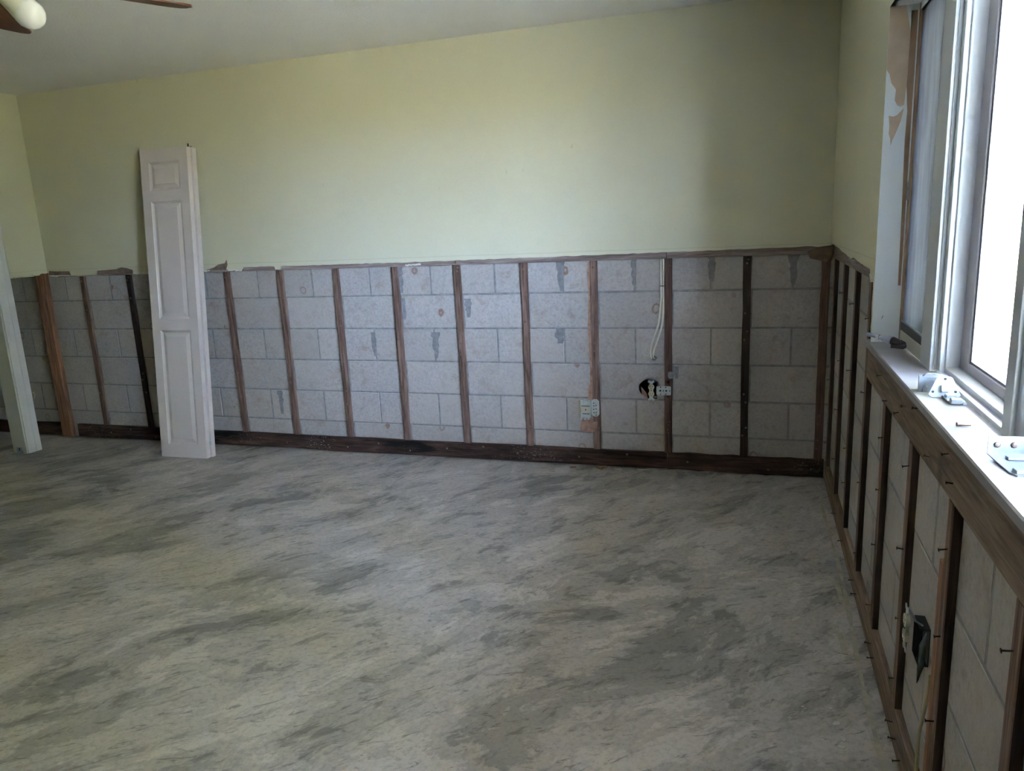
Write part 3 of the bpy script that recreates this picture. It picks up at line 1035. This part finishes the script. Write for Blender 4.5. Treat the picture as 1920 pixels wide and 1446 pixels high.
for i, (yy, hh) in enumerate(((-7.0, 10.2), (-3.9, 11.0), (-0.8, 10.6), (2.3, 11.2), (5.4, 10.8), (8.5, 11.4))):  # unseen trees, sized and placed to hold back sky light
    tree((9.5 + rh.uniform(-0.4, 0.4), yy), 1.38, hh, ('first', 'second', 'third', 'fourth', 'fifth', 'sixth')[i] + ' broad green tree, unseen, placed to block sky light, counted from the added wall')
for i, (yy, hh) in enumerate(((-5.5, 12.6), (-2.4, 13.2), (0.7, 12.8), (3.8, 13.4), (6.9, 13.0))):  # second row added to close sky gaps between the nearer trees
    tree((13.2 + rh.uniform(-0.3, 0.3), yy), 1.38, hh, ('first', 'second', 'third', 'fourth', 'fifth')[i] + ' tall tree of the farther row added to close sky gaps, counted from the added wall')
struct(boxobj('wall_sky_block', (WT + 0.001, -4.75, -0.2), (0.95, -4.60, 2.448), M['stucco']), 'added wall outside the window that blocks grazing sky light', 'wall')  # unseen wall added to keep the back wall's window corner dark

# ------------------------------------------------------------------ bifold door leaning on the back wall
DW, DT, DH = 0.360, 0.033, 1.985
lean = math.asin(0.195 / DH)
door = empty('bifold_door', (-3.937, -0.2935, 0.0012), (-lean, 0, math.radians(1.0)))
tag(door, 'white folded bifold closet door leaning against the back wall', 'door')


def leaf(y0, panels):
    """front face at y0 looking to -y"""
    m = MB()
    bm = m.bm
    hw = DW / 2
    pz = [(0.085, 0.840), (0.915, 1.660), (1.728, 1.905)]
    px0, px1 = -hw + 0.062, hw - 0.062
    zs = [0.0]
    for a, b in pz:
        zs += [a, b]
    zs.append(DH)
    xs = [-hw, px0, px1, hw]
    grid = {}

    def vert(x, y, z):
        k = (round(x, 5), round(y, 5), round(z, 5))
        if k not in grid:
            grid[k] = bm.verts.new(k)
        return grid[k]
    for i in range(len(zs) - 1):
        for j in range(3):
            if j == 1 and i % 2 == 1:
                continue
            bm.faces.new((vert(xs[j], y0, zs[i]), vert(xs[j + 1], y0, zs[i]), vert(xs[j + 1], y0, zs[i + 1]), vert(xs[j], y0, zs[i + 1])))
    # sticking: a sloped moulding round each opening
    for a, b in pz:
        for ins0, d0, ins1, d1 in ((0, 0, 0.004, 0.004), (0.004, 0.004, 0.014, 0.0085)):
            r0 = [(px0 + ins0, a + ins0), (px1 - ins0, a + ins0), (px1 - ins0, b - ins0), (px0 + ins0, b - ins0)]
            r1 = [(px0 + ins1, a + ins1), (px1 - ins1, a + ins1), (px1 - ins1, b - ins1), (px0 + ins1, b - ins1)]
            for k in range(4):
                k2 = (k + 1) % 4
                bm.faces.new((vert(r0[k][0], y0 + d0, r0[k][1]), vert(r0[k2][0], y0 + d0, r0[k2][1]),
                              vert(r1[k2][0], y0 + d1, r1[k2][1]), vert(r1[k][0], y0 + d1, r1[k][1])))
    # back and edges
    y1 = y0 + DT
    A = [vert(-hw, y1, 0), vert(hw, y1, 0), vert(hw, y1, DH), vert(-hw, y1, DH)]
    bm.faces.new(A[::-1])
    bm.faces.new([vert(-hw, y0, 0), A[0], A[1], vert(hw, y0, 0), vert(px1, y0, 0), vert(px0, y0, 0)])
    bm.faces.new([vert(-hw, y0, DH), vert(px0, y0, DH), vert(px1, y0, DH), vert(hw, y0, DH), A[2], A[3]])
    bm.faces.new([vert(-hw, y0, z) for z in zs] + [A[3], A[0]])
    bm.faces.new([vert(hw, y0, z) for z in zs[::-1]] + [A[1], A[2]])
    lf = m.build('door_leaf', M['door'], door)
    for a, b in pz:
        pm = MB()
        e0, e1 = 0.0135, 0.040
        rings = []
        for ins, d in ((e0, 0.0086), (e0 + 0.004, 0.0086), (e1 - 0.004, 0.0035), (e1, 0.0018)):
            rings.append([pm.bm.verts.new((x, y0 + d, z)) for x, z in ((px0 + ins, a + ins), (px1 - ins, a + ins), (px1 - ins, b - ins), (px0 + ins, b - ins))])
        for i in range(3):
            for k in range(4):
                pm.bm.faces.new((rings[i][k], rings[i][(k + 1) % 4], rings[i + 1][(k + 1) % 4], rings[i + 1][k]))
        pm.bm.faces.new(rings[-1])
        pm.build('raised_panel', M['door'], lf)
    return lf


leaf(0.0, True)
l2 = leaf(DT + 0.005, True)
l2.location = (0.012, 0, 0)
for z in (0.16, 1.0, 1.83):
    MB().tube([(-DW / 2 - 0.002, DT + 0.0025, z - 0.035), (-DW / 2 - 0.002, DT + 0.0025, z + 0.035)], 0.0055, 8).build('hinge', M['zinc'], door)
MB().tube([(DW / 2 - 0.03, DT + 0.02, DH), (DW / 2 - 0.03, DT + 0.02, DH + 0.028)], 0.0045, 8).build('pivot_pin', M['nail'], door)
MB().tube([(DW / 2 - 0.008, DT + 0.02, DH), (DW / 2 - 0.008, DT + 0.02, DH + 0.012)], 0.008, 8).build('pivot_pin', M['zinc'], door)
MB().box((DW / 2 - 0.004, DT - 0.001, 0.085), (DW / 2 + 0.014, DT + 0.006, 0.115)).build('catch', M['galv'], door)

# ------------------------------------------------------------------ outlets on the back wall
def receptacle(parent, mat, loc=(0, 0, 0), rot=(0, 0, 0), yoke=True):
    """duplex receptacle, face to -y, centre at loc"""
    m = MB()
    for s in (1, -1):
        z = s * 0.0195
        pts = []
        for k in range(16):
            a = 2 * math.pi * k / 16
            pts.append((0.0168 * math.cos(a), -0.004, z + max(-0.0145, min(0.0145, 0.0168 * math.sin(a)))))
        m.prism(pts, (0, 0.010, 0))
    m.box((-0.011, -0.002, -0.012), (0.011, 0.005, 0.012))
    r = m.build('receptacle', mat, parent, loc, rot)
    sm = MB()
    for s in (1, -1):
        z = s * 0.0195
        sm.box((-0.0075, -0.0046, z - 0.001), (-0.0052, -0.0035, z + 0.008)).box((0.0048, -0.0046, z - 0.0005), (0.0071, -0.0035, z + 0.007))
        sm.tube([(0, -0.0046, z - 0.0085), (0, -0.0035, z - 0.0085)], 0.0026, 8)
    sm.tube([(0, -0.0032, 0), (0, -0.0015, 0)], 0.003, 8)
    sm.build('slot', M['black'], r)
    if yoke:
        for s in (1, -1):
            ym = MB()
            ym.box((-0.009, -0.001, s * 0.043 - 0.008), (0.009, 0.001, s * 0.043 + 0.010))
            for q in (-1, 1):
                ym.lathe([(-0.001, 0.0075), (0.001, 0.0075)], (q * 0.011, 0, s * 0.051), (0, 1, 0), 8)
            ym.build('yoke_ear', M['galv'], r)
    return r


def plate_with_holes(m, x0, x1, z0, z1, y, th, ch=0.006):
    m.prism([(x0 + ch, y, z0), (x1 - ch, y, z0), (x1, y, z0 + ch), (x1, y, z1 - ch), (x1 - ch, y, z1), (x0 + ch, y, z1), (x0, y, z1 - ch), (x0, y, z0 + ch)], (0, th, 0))


# outlet recessed in the block, bracket to the strip
o2 = empty('electrical_outlet', (-0.905, -0.004, 0.464))
tag(o2, 'ivory outlet in a dark hole in the block, zinc bracket screwed to the strip', 'outlet')
m = MB()
bx0, bx1, bz0, bz1 = -0.024, 0.026, -0.048, 0.046
m.box((bx0, 0.004, bz0), (bx0 + 0.0016, 0.058, bz1)).box((bx1 - 0.0016, 0.004, bz0), (bx1, 0.058, bz1))
m.box((bx0, 0.004, bz0), (bx1, 0.058, bz0 + 0.0016)).box((bx0, 0.004, bz1 - 0.0016), (bx1, 0.058, bz1)).box((bx0, 0.0565, bz0), (bx1, 0.058, bz1))
m.build('outlet_box', M['black'], o2)
receptacle(o2, M['ivory'], (-0.004, 0.0, 0.0))
m = MB()
plate_with_holes(m, 0.024, 0.104, -0.026, 0.026, 0.0016, 0.0018, 0.005)
br = m.build('mounting_bracket', M['galv'], o2)
m = MB()
for x, z in ((0.045, 0), (0.062, 0.0), (0.078, 0.0), (0.097, 0), (0.076, 0.019), (0.047, 0.02), (0.047, -0.02), (0.076, -0.019)):
    m.tube([(x, 0.0010, z), (x, 0.0018, z)], 0.0035 if abs(z) > 0.01 or x in (0.062, 0.097) else 0.0055, 8)
m.build('hole', M['black'], br)
m = MB()
m.prism([(-0.062, 0.018, 0.02), (-0.048, 0.016, 0.0), (-0.030, 0.014, -0.02), (-0.028, 0.02, -0.05), (-0.045, 0.02, -0.045), (-0.06, 0.02, -0.02)], (0, 0.004, 0))
m.build('torn_insulation', M['kraft'], o2)

# metal box outlet on the third strip, loose paper below
o1 = empty('electrical_outlet', (-1.262, -0.004, 0.345))
tag(o1, 'grey metal junction box with blank face above torn tan paper on a strip', 'outlet')
m = MB()
m.box((-0.052, -0.014, -0.050), (0.010, 0.0215, 0.047), 0.002)
m.build('outlet_box', M['galv'], o1)
m = MB()
m.box((-0.047, -0.0175, -0.018), (0.005, -0.0142, 0.018), 0.001)
pl = m.build('cover', M['ivory'], o1)
m = MB()
m.box((-0.045, -0.0164, 0.020), (0.004, -0.0143, 0.0235)).box((-0.040, -0.0164, -0.026), (0.002, -0.0143, -0.0225)).tube([(-0.02, -0.0185, 0), (-0.02, -0.017, 0)], 0.004, 8)
m.build('slot', M['black'], o1)
for x, z in ((-0.046, -0.053), (-0.026, -0.055), (-0.006, -0.053), (-0.044, 0.05), (0.0, 0.05)):
    MB().lathe([(-0.0145, 0.0075), (-0.0125, 0.0075)], (x, 0, z), (0, 1, 0), 10).build('box_ear', M['galv'], o1)
m = MB()
plate_with_holes(m, 0.0105, 0.056, -0.042, 0.060, 0.0005, 0.0018, 0.012)
br = m.build('mounting_bracket', M['galv'], o1)
m = MB()
for z in (-0.02, 0.0, 0.02, 0.036):
    m.tube([(0.024, -0.0002, z), (0.024, 0.0006, z)], 0.0035, 8)
m.build('hole', M['black'], br)
m = MB()
for z in (-0.018, 0.003, 0.024, -0.034):
    m.lathe([(-0.0018, 0.002), (-0.001, 0.0048), (0.0005, 0.005)], (0.038, 0, z), (0, 1, 0), 8)
m.build('screw', M['steelwhite'], br)
m = MB()
m.box((-0.064, 0.0, -0.05), (-0.0522, 0.020, 0.044), 0.001)
m.build('edge_strip', M['cable_y'], o1)
m = MB()
rp = random.Random(9)
pts = []
prof = [(-0.045, -0.052), (-0.05, -0.085), (-0.058, -0.11), (-0.055, -0.135), (-0.03, -0.128), (-0.012, -0.134), (0.018, -0.138), (0.030, -0.125), (0.024, -0.09), (0.016, -0.052)]
m.prism([(x, -0.006 + rp.uniform(-.002, .002) * 0, z) for x, z in prof], (0, 0.0025, 0))
m.prism([(-0.04, -0.011, -0.052), (-0.046, -0.013, -0.09), (-0.03, -0.012, -0.115), (-0.012, -0.010, -0.10), (-0.012, -0.010, -0.052)], (0, 0.002, 0))
m.prism([(0.018, -0.0135, -0.138), (0.040, -0.0075, -0.105), (0.046, -0.0045, -0.072), (0.020, -0.0075, -0.072)], (0, 0.002, 0))
m.build('torn_paper', M['kraft'], o1)

# frayed strip of paper-covered cable beside the third strip
m = MB()
rows = []
for i in range(26):
    z = 1.185 - (1.185 - 0.40) * i / 25
    xr = -1.2445
    wv = 0.013 + rp.uniform(-0.003, 0.004) + (0.012 if i > 22 else 0)
    rows.append((xr - wv - (0.004 if 10 < i < 16 else 0), xr, z))
m.prism([(a, 0.006, z) for a, b, z in rows] + [(b, 0.006, z) for a, b, z in rows[::-1]], (0, 0.006, 0))
tag(m.build('frayed_cable', M['kraft']), 'frayed tan strip running down beside a furring strip to the metal box', 'cable')

# two cream cables from the top rail into the hole
PC = [[(-0.8550, 1.1895), (-0.8545, 1.034), (-0.8575, 0.955), (-0.869, 0.84), (-0.901, 0.746), (-0.914, 0.69), (-0.912, 0.655)],
      [(-0.8415, 1.1895), (-0.841, 1.034), (-0.842, 0.942), (-0.8485, 0.84), (-0.876, 0.745), (-0.897, 0.68), (-0.899, 0.652)]]


def smooth(pts, n=6):
    out = []
    P = [Vector(p) for p in pts]
    for i in range(len(P) - 1):
        p0, p1, p2, p3 = P[max(i - 1, 0)], P[i], P[i + 1], P[min(i + 2, len(P) - 1)]
        for k in range(n):
            t = k / n
            out.append(0.5 * ((2 * p1) + (-p0 + p2) * t + (2 * p0 - 5 * p1 + 4 * p2 - p3) * t * t + (-p0 + 3 * p1 - 3 * p2 + p3) * t ** 3))
    out.append(P[-1])
    return out


for i, pc in enumerate(PC):
    p3 = [(x, 0.010 - (0.003 if 2 < k < 5 else 0), z) for k, (x, z) in enumerate(pc)]
    x, _, z = p3[-1]
    p3 += [(x + 0.004, 0.020, z - 0.010), (x + 0.008, 0.05, z - 0.013)]
    c = MB().tube(smooth(p3), 0.0054, 8).build('electrical_cable', M['cable'])
    tag(c, ('cream cable bowing out farthest from the strip into the small wall hole', 'cream cable hugging the strip before bending into the small wall hole')[i], 'cable', 'cables beside the strip')
    if i == 0:
        MB().box((-0.8595, 0.0035, 1.042), (-0.8340, 0.0168, 1.046)).build('staple', M['nail'], c)
# glue dab with its shadow of dust beside the second strip
m = MB()
pts = [(-0.802 + 0.019 * math.cos(a) * rp.uniform(.85, 1.1), 0, 0.553 + 0.023 * math.sin(a) * rp.uniform(.85, 1.1)) for a in [2 * math.pi * k / 14 for k in range(14)]]
m.prism([(p[0], -0.0022, p[2]) for p in pts], (0, 0.003, 0))
tag(m.build('glue_dab', M['mortar']), 'round grey dab of adhesive on the strip above the bracket', 'adhesive')

# ------------------------------------------------------------------ outlet on the right wall
o3 = empty('electrical_outlet', (-0.004, -2.285, 0.425), (0, 0, -math.pi / 2))
tag(o3, 'yellowed outlet hanging from an open metal box on the window wall', 'outlet')
receptacle(o3, M['ivory'], (0, -0.012, 0.0), (0, 0, 0))
m = MB()
a0, a1, b0, b1 = 0.02, 0.085, -0.046, 0.046
m.box((a0, 0.0, b0), (a0 + 0.0016, 0.0215, b1)).box((a0, 0.0, b0), (a1, 0.0215, b0 + 0.0016)).box((a0, 0.0, b1 - 0.0016), (a1, 0.0215, b1)).box((a0, 0.0195, b0), (a1, 0.0215, b1))
m.build('outlet_box', M['black'], o3)
m = MB()
m.prism([(0.086, 0.012, 0.040), (0.112, -0.006, 0.022), (0.128, -0.010, -0.030), (0.122, -0.008, -0.066), (0.100, 0.006, -0.044), (0.086, 0.012, -0.040)], (0.001, 0.0016, 0))
br = m.build('mounting_bracket', M['boxsteel'], o3)
for x_, y_, z_ in ((0.104, -0.002, 0.010), (0.112, -0.007, -0.012), (0.112, -0.005, -0.038)):
    MB().tube([(x_, y_ - 0.0012, z_), (x_, y_ + 0.0006, z_)], 0.003, 8).build('hole', M['black'], br)
MB().tube([(0.005, -0.009, 0.052), (0.03, -0.012, 0.060), (0.06, -0.006, 0.052), (0.085, 0.004, 0.056)], 0.0024, 6).build('bent_wire', M['boxsteel'], o3)
cb = [(0.008, -2.44, 0.40), (0.007, -2.425, 0.33), (0.008, -2.395, 0.26), (0.008, -2.375, 0.20), (0.006, -2.39, 0.12), (-0.004, -2.41, 0.03), (-0.010, -2.43, 0.006)]
tag(MB().tube(smooth(cb), 0.0042, 7).build('electrical_cable', M['cable_y']), 'yellowed cable curling to the floor below the window wall outlet', 'cable')

# ------------------------------------------------------------------ ceiling fan
FC = Vector((-2.60, -2.30, 0))
fan = empty('ceiling_fan', (FC.x, FC.y, H))
tag(fan, 'ceiling fan with reddish brown blades, cream light kit and white globe bulbs', 'ceiling fan')
MB().lathe([(0, 0.07), (-0.03, 0.065), (-0.05, 0.02)], (0, 0, -0.0005), (0, 0, 1), 20).build('canopy', M['fanmetal'], fan)
MB().tube([(0, 0, -0.04), (0, 0, -0.13)], 0.012, 10).build('downrod', M['fanmetal'], fan)
MB().lathe([(-0.105, 0.04), (-0.12, 0.11), (-0.16, 0.125), (-0.19, 0.12), (-0.20, 0.06)], (0, 0, 0), (0, 0, 1), 24).build('motor_housing', M['fanmetal'], fan)
for k in range(5):
    a = math.radians(58.5 + 72 * k)
    bm_ = MB()
    pts = []
    r0, r1, w0, w1 = 0.19, 0.645, 0.055, 0.070
    pts = [(r0, -w0), (r1 - 0.045, -w1), (r1 - 0.014, -w1 + 0.012), (r1, -w1 + 0.040), (r1, w1 - 0.040), (r1 - 0.014, w1 - 0.012), (r1 - 0.045, w1), (r0, w0)]
    bm_.prism([(x, y, 0) for x, y in pts], (0, 0, 0.006))
    b_ = bm_.build('blade', M['fanwood'], fan, (0, 0, -0.230), (math.radians(10), 0, 0))
    b_.rotation_mode = 'QUATERNION'
    b_.rotation_quaternion = Matrix.Rotation(a, 3, 'Z').to_quaternion() @ Matrix.Rotation(math.radians(10), 3, 'X').to_quaternion()
    MB().box((0.09, -0.016, 0.006), (0.24, 0.016, 0.011), 0.002).build('blade_iron', M['fanmetal'], b_)
MB().lathe([(-0.20, 0.05), (-0.225, 0.055), (-0.27, 0.045), (-0.295, 0.012)], (0, 0, 0), (0, 0, 1), 18).build('light_hub', M['fanmetal'], fan)
BULB = Vector((-2.505, -2.180, 2.10)) - Vector((FC.x, FC.y, H))
ang0 = math.atan2(BULB.y, BULB.x)
rad0 = math.hypot(BULB.x, BULB.y)
for k in range(4):
    a = ang0 + math.pi / 2 * k
    c, s = math.cos(a), math.sin(a)
    d = Vector((c * 0.80, s * 0.80, -0.60)).normalized()
    B = Vector((c * rad0, s * rad0, BULB.z))
    base = B - d * 0.075
    arm = MB().tube(smooth([(c * 0.035, s * 0.035, -0.245), (c * 0.07, s * 0.07, -0.225), tuple(base - d * 0.02), tuple(base)]), 0.010, 8).build('light_arm', M['fanmetal'], fan)
    MB().lathe([(-0.015, 0.014), (0.0, 0.022), (0.03, 0.030), (0.052, 0.037), (0.056, 0.036)], base, d, 28, 0.035).build('fluted_cup', M['fanmetal'], arm)
    MB().lathe([(-0.046, 0.012), (-0.043, 0.016), (-0.034, 0.030), (-0.018, 0.041), (0, 0.045), (0.018, 0.041), (0.032, 0.0316), (0.041, 0.0185), (0.0445, 0.006), (0.045, 0.0005)], B, d, 24).build('globe_bulb', M['bulb'], arm)
MB().tube([(0.02, 0.0, -0.29), (0.02, 0.0, -0.40)], 0.0016, 6).build('pull_chain', M['zinc'], fan)

# ------------------------------------------------------------------ hardware on the sill
ZT = ZSILL
# small zinc bracket
b1 = empty('zinc_bracket', (0.018, -2.205, ZT), (0, 0, math.radians(-8)))
tag(b1, 'small zinc bracket with a hole standing behind the white hinge plate', 'bracket')
m = MB()
m.box((-0.026, -0.0008, 0.0), (0.030, 0.0008, 0.036), 0.0005)
m.build('flange', M['zinc'], b1)
m = MB()
m.box((-0.026, 0.0008, 0.0345), (0.030, 0.030, 0.036), 0.0005).box((-0.0275, -0.001, 0.0), (-0.026, 0.030, 0.036))
m.build('top_flange', M['zinc'], b1)
MB().tube([(0.006, -0.0012, 0.019), (0.006, -0.0006, 0.019)], 0.0028, 8).build('hole', M['black'], b1)
MB().tube([(-0.020, -0.003, 0.001), (-0.018, -0.003, 0.010), (-0.014, -0.0025, 0.017), (-0.010, -0.003, 0.012)], 0.0018, 6).build('bent_tab', M['steelwhite'], b1)
MB().tube([(-0.02, 0.012, 0.0365), (-0.01, 0.014, 0.041), (0.008, 0.014, 0.041), (0.02, 0.012, 0.0375)], 0.0016, 6).build('wire_loop', M['zinc'], b1)

# white trapezoid hinge plate leaning on it, with scissor end
b2 = empty('hinge_plate', (0.030, -2.262, ZT + 0.001))
tag(b2, 'white trapezoid hinge plate with three holes and a folded scissor end', 'hinge')
R2 = Matrix.Rotation(math.radians(-8), 4, 'Z') @ Matrix.Rotation(math.radians(-38), 4, 'X')
m = MB()
m.prism([(-0.030, 0, 0.006), (-0.022, 0, 0.0), (0.026, 0, 0.0), (0.033, 0, 0.008), (0.018, 0, 0.050), (0.013, 0, 0.054), (-0.008, 0, 0.054), (-0.013, 0, 0.050)], (0, 0.002, 0), R2)
m.build('plate', M['steelwhite'], b2)
for x, z in ((0.003, 0.047), (-0.021, 0.014), (0.023, 0.016)):
    MB().tube([R2 @ Vector((x, -0.0006, z)), R2 @ Vector((x, 0.0001, z))], 0.003, 8).build('hole', M['black'], b2)
m = MB()
m.box((-0.006, -0.006, 0.012), (0.010, 0.0, 0.030), 0.002, R2)
m.build('pivot_boss', M['steelwhite'], b2)
m = MB()
m.box((-0.003, -0.050, 0.003), (0.010, 0.004, 0.0052), 0.0005).box((0.014, -0.046, 0.003), (0.022, 0.0, 0.0052), 0.0005)
m.box((0.000, -0.024, 0.0052), (0.020, -0.006, 0.012), 0.001)
m.build('scissor_arm', M['zinc'], b2)
m = MB()
m.box((0.000, -0.066, 0.0005), (0.023, -0.049, 0.013), 0.002)
m.tube([(0.026, -0.068, 0.004), (0.026, -0.050, 0.004)], 0.004, 8)
m.build('end_block', M['steelwhite'], b2)

# larger zinc angle near the frame's edge
b3 = empty('angle_bracket', (0.045, -2.690, ZT), (0, 0, math.radians(3)))
tag(b3, 'large zinc angle bracket with screws lying at the near end of the sill', 'bracket')
m = MB()
m.box((-0.040, 0.0, 0.004), (0.070, 0.0016, 0.036), 0.0006)
m.build('flange', M['zinc'], b3)
m = MB()
m.prism([(-0.040, 0.0, 0.004), (0.070, 0.0, 0.004), (0.070, -0.105, 0.0005), (-0.030, -0.105, 0.0005), (-0.036, -0.09, 0.001)], (0, 0, 0.0016))
pt = m.build('base_leg', M['zinc'], b3)
m = MB()
m.box((-0.030, -0.100, 0.0022), (0.065, -0.082, 0.008), 0.001).box((-0.020, -0.035, 0.0050), (0.060, -0.020, 0.0095), 0.001)
m.build('rib', M['zinc'], b3)
for x in (-0.026, -0.001):
    MB().lathe([(0, 0.0055), (0.002, 0.005), (0.003, 0.002)], (x, -0.0001, 0.021), (0, -1, 0), 8).build('screw', M['nailhead'], b3)
MB().tube([(0.028, -0.0008, 0.021), (0.028, 0.0001, 0.021)], 0.005, 8).build('hole', M['black'], b3)
MB().tube([(0.024, -0.06, 0.0035), (0.024, -0.06, 0.0047)], 0.004, 8).build('hole', M['black'], b3)

sc = MB()
sc.tube([(0.0, 0, 0.0022), (0.024, 0.002, 0.0022)], [0.0020, 0.0012], 7)
s_ = empty('loose_screw', (0.004, -2.502, ZT), (0, 0, math.radians(5)))
tag(s_, 'small copper coloured screw lying loose on the marble sill', 'screw')
sc.build('shank', M['screw'], s_)
MB().lathe([(0, 0.0045), (0.003, 0.0022)], (-0.002, 0, 0.0045), (1, 0, 0), 8).build('head', M['screw'], s_)

# hand tool resting across the far end of the sill
tl = empty('hand_tool', (0.0, -1.55, ZT))
tag(tl, 'blue grey hand tool with black head lying on the sill below the screened pane', 'tool')
A = Vector((-0.030, -1.512, 1.011)) - Vector((0.0, -1.55, ZT))
Bq = Vector((0.050, -1.590, 0.996)) - Vector((0.0, -1.55, ZT))
d = (Bq - A).normalized()
ln = (Bq - A).length
MB().lathe([(0, 0.0060), (0.004, 0.0068), (0.034, 0.0058), (0.038, 0.0045)], A, d, 14).build('handle_tip', M['toolgrey'], tl)
MB().lathe([(0.034, 0.0072), (0.036, 0.0078), (0.043, 0.0078), (0.045, 0.0070)], A, d, 14).build('chrome_ring', M['chrome'], tl)
MB().lathe([(0.045, 0.0055), (0.060, 0.0100), (0.076, 0.0130), (0.088, 0.0135), (0.0885, 0.012)], A, d, 16).build('body', M['toolgrey'], tl)
MB().lathe([(0.0885, 0.0128), (0.092, 0.0132), (0.108, 0.0105), (ln + 0.006, 0.005)], A, d, 14).build('neck', M['bronze'], tl)
e = A + d * 0.094
m = MB()
m.prism([(e.x - 0.012, e.y - 0.020, 0.001), (e.x + 0.020, e.y - 0.044, 0.001), (e.x + 0.034, e.y - 0.030, 0.006), (e.x + 0.016, e.y - 0.010, 0.016), (e.x - 0.004, e.y - 0.006, 0.012)], (0.002, 0.004, 0.009))
m.build('head', M['black'], tl)

# ------------------------------------------------------------------ bits on the floor
lf = MB()
rl = random.Random(2)
ctr = lf.bm.verts.new((0, 0, 0.006))
ring = []
for k in range(20):
    a = 2 * math.pi * k / 20
    r = (0.040 if k % 4 == 0 else 0.022 if k % 2 == 0 else 0.016) * rl.uniform(0.85, 1.15)
    ring.append(lf.bm.verts.new((r * math.cos(a), r * 0.7 * math.sin(a), rl.uniform(0.001, 0.022) if k % 4 == 0 else 0.004)))
for k in range(20):
    lf.bm.faces.new((ctr, ring[k], ring[(k + 1) % 20]))
o = lf.build('dry_leaf', M['leaf'], None, (-1.195, -0.045, 0))
md = o.modifiers.new('thick', 'SOLIDIFY')
md.thickness = 0.0012
tag(o, 'curled dry brown leaf on the floor at the base plate', 'leaf')
o = MB().prism([(-0.02, -0.008, 0.0003), (0.015, -0.010, 0.0003), (0.02, 0.006, 0.0003), (-0.012, 0.010, 0.0003)], (0, 0, 0.004)).build('wood_chip', M['leaf'], None, (-1.36, -0.045, 0), (0, 0, .3))
tag(o, 'small reddish wood chip on the floor left of the leaf', 'wood chip')
for x, y, l, w, a, lab in ((-1.09, -0.020, 0.016, 0.004, 0.05, 'white splinter against the base plate right of the leaf'), (-0.965, -0.018, 0.026, 0.005, 0.02, 'longest pale splinter on the floor below the outlet hole'),
                           (-0.84, -0.018, 0.014, 0.005, 0.2, 'short pale splinter by the joint of the base plates')):
    o = MB().prism([(-l, -w, 0.0002), (l, -w * .6, 0.0002), (l * 1.1, w * .5, 0.0002), (-l * .9, w, 0.0002)], (0, 0, 0.003)).build('splinter', M['chip'], None, (x, y, 0), (0, 0, a))
    tag(o, lab, 'splinter', 'splinters along the base plate')
for x, y, s, a, lab in ((-0.131, -2.085, 0.013, 0.7, 'largest paint chip on the floor near the window wall'), (-0.140, -2.02, 0.006, 0.2, 'tiny paint chip just beyond the largest one'),
                        (-0.118, -2.150, 0.010, 1.2, 'paint chip on the floor nearer than the largest one'), (-0.126, -2.182, 0.012, 0.1, 'nearest paint chip on the floor by the glue line'),
                        (-0.215, -2.03, 0.005, 0.4, 'tiny paint chip farthest from the window wall')):
    o = MB().prism([(-s, -s * .4, 0.0002), (s * .3, -s * .6, 0.0002), (s, s * .1, 0.0002), (s * .2, s * .6, 0.0002), (-s * .7, s * .4, 0.0002)], (0, 0, 0.0015)).build('paint_chip', M['chip'], None, (x, y, 0), (0, 0, a))
    tag(o, lab, 'paint chip', 'paint chips on the floor')
# glue residue line where the carpet strip was
flo = Vector(fl.location)
rg = random.Random(4)
le, ri = [], []
for i in range(60):
    y = -0.10 - 3.4 * i / 59
    w = 0.006 + rg.uniform(-0.0025, 0.0035)
    c = -0.032 - 0.006 * math.sin(i * 0.25)
    le.append((c - w, y, 0.0))
    ri.append((c + w, y, 0.0))
MB().prism([Vector(p) - flo for p in le + ri[::-1]], (0, 0, 0.0012)).build('glue_residue', M['residue'], fl)
for pl in ([(-0.082, -1.59), (-0.066, -1.585), (-0.062, -1.72), (-0.078, -1.72)], [(-0.058, -1.21), (-0.040, -1.20), (-0.036, -1.36), (-0.052, -1.35)],
           [(-0.08, -1.70), (-0.10, -1.70), (-0.105, -1.712), (-0.08, -1.718)]):
    MB().prism([Vector((x, y, 0)) - flo for x, y in pl], (0, 0, 0.0014)).build('glue_residue', M['residue'], fl)
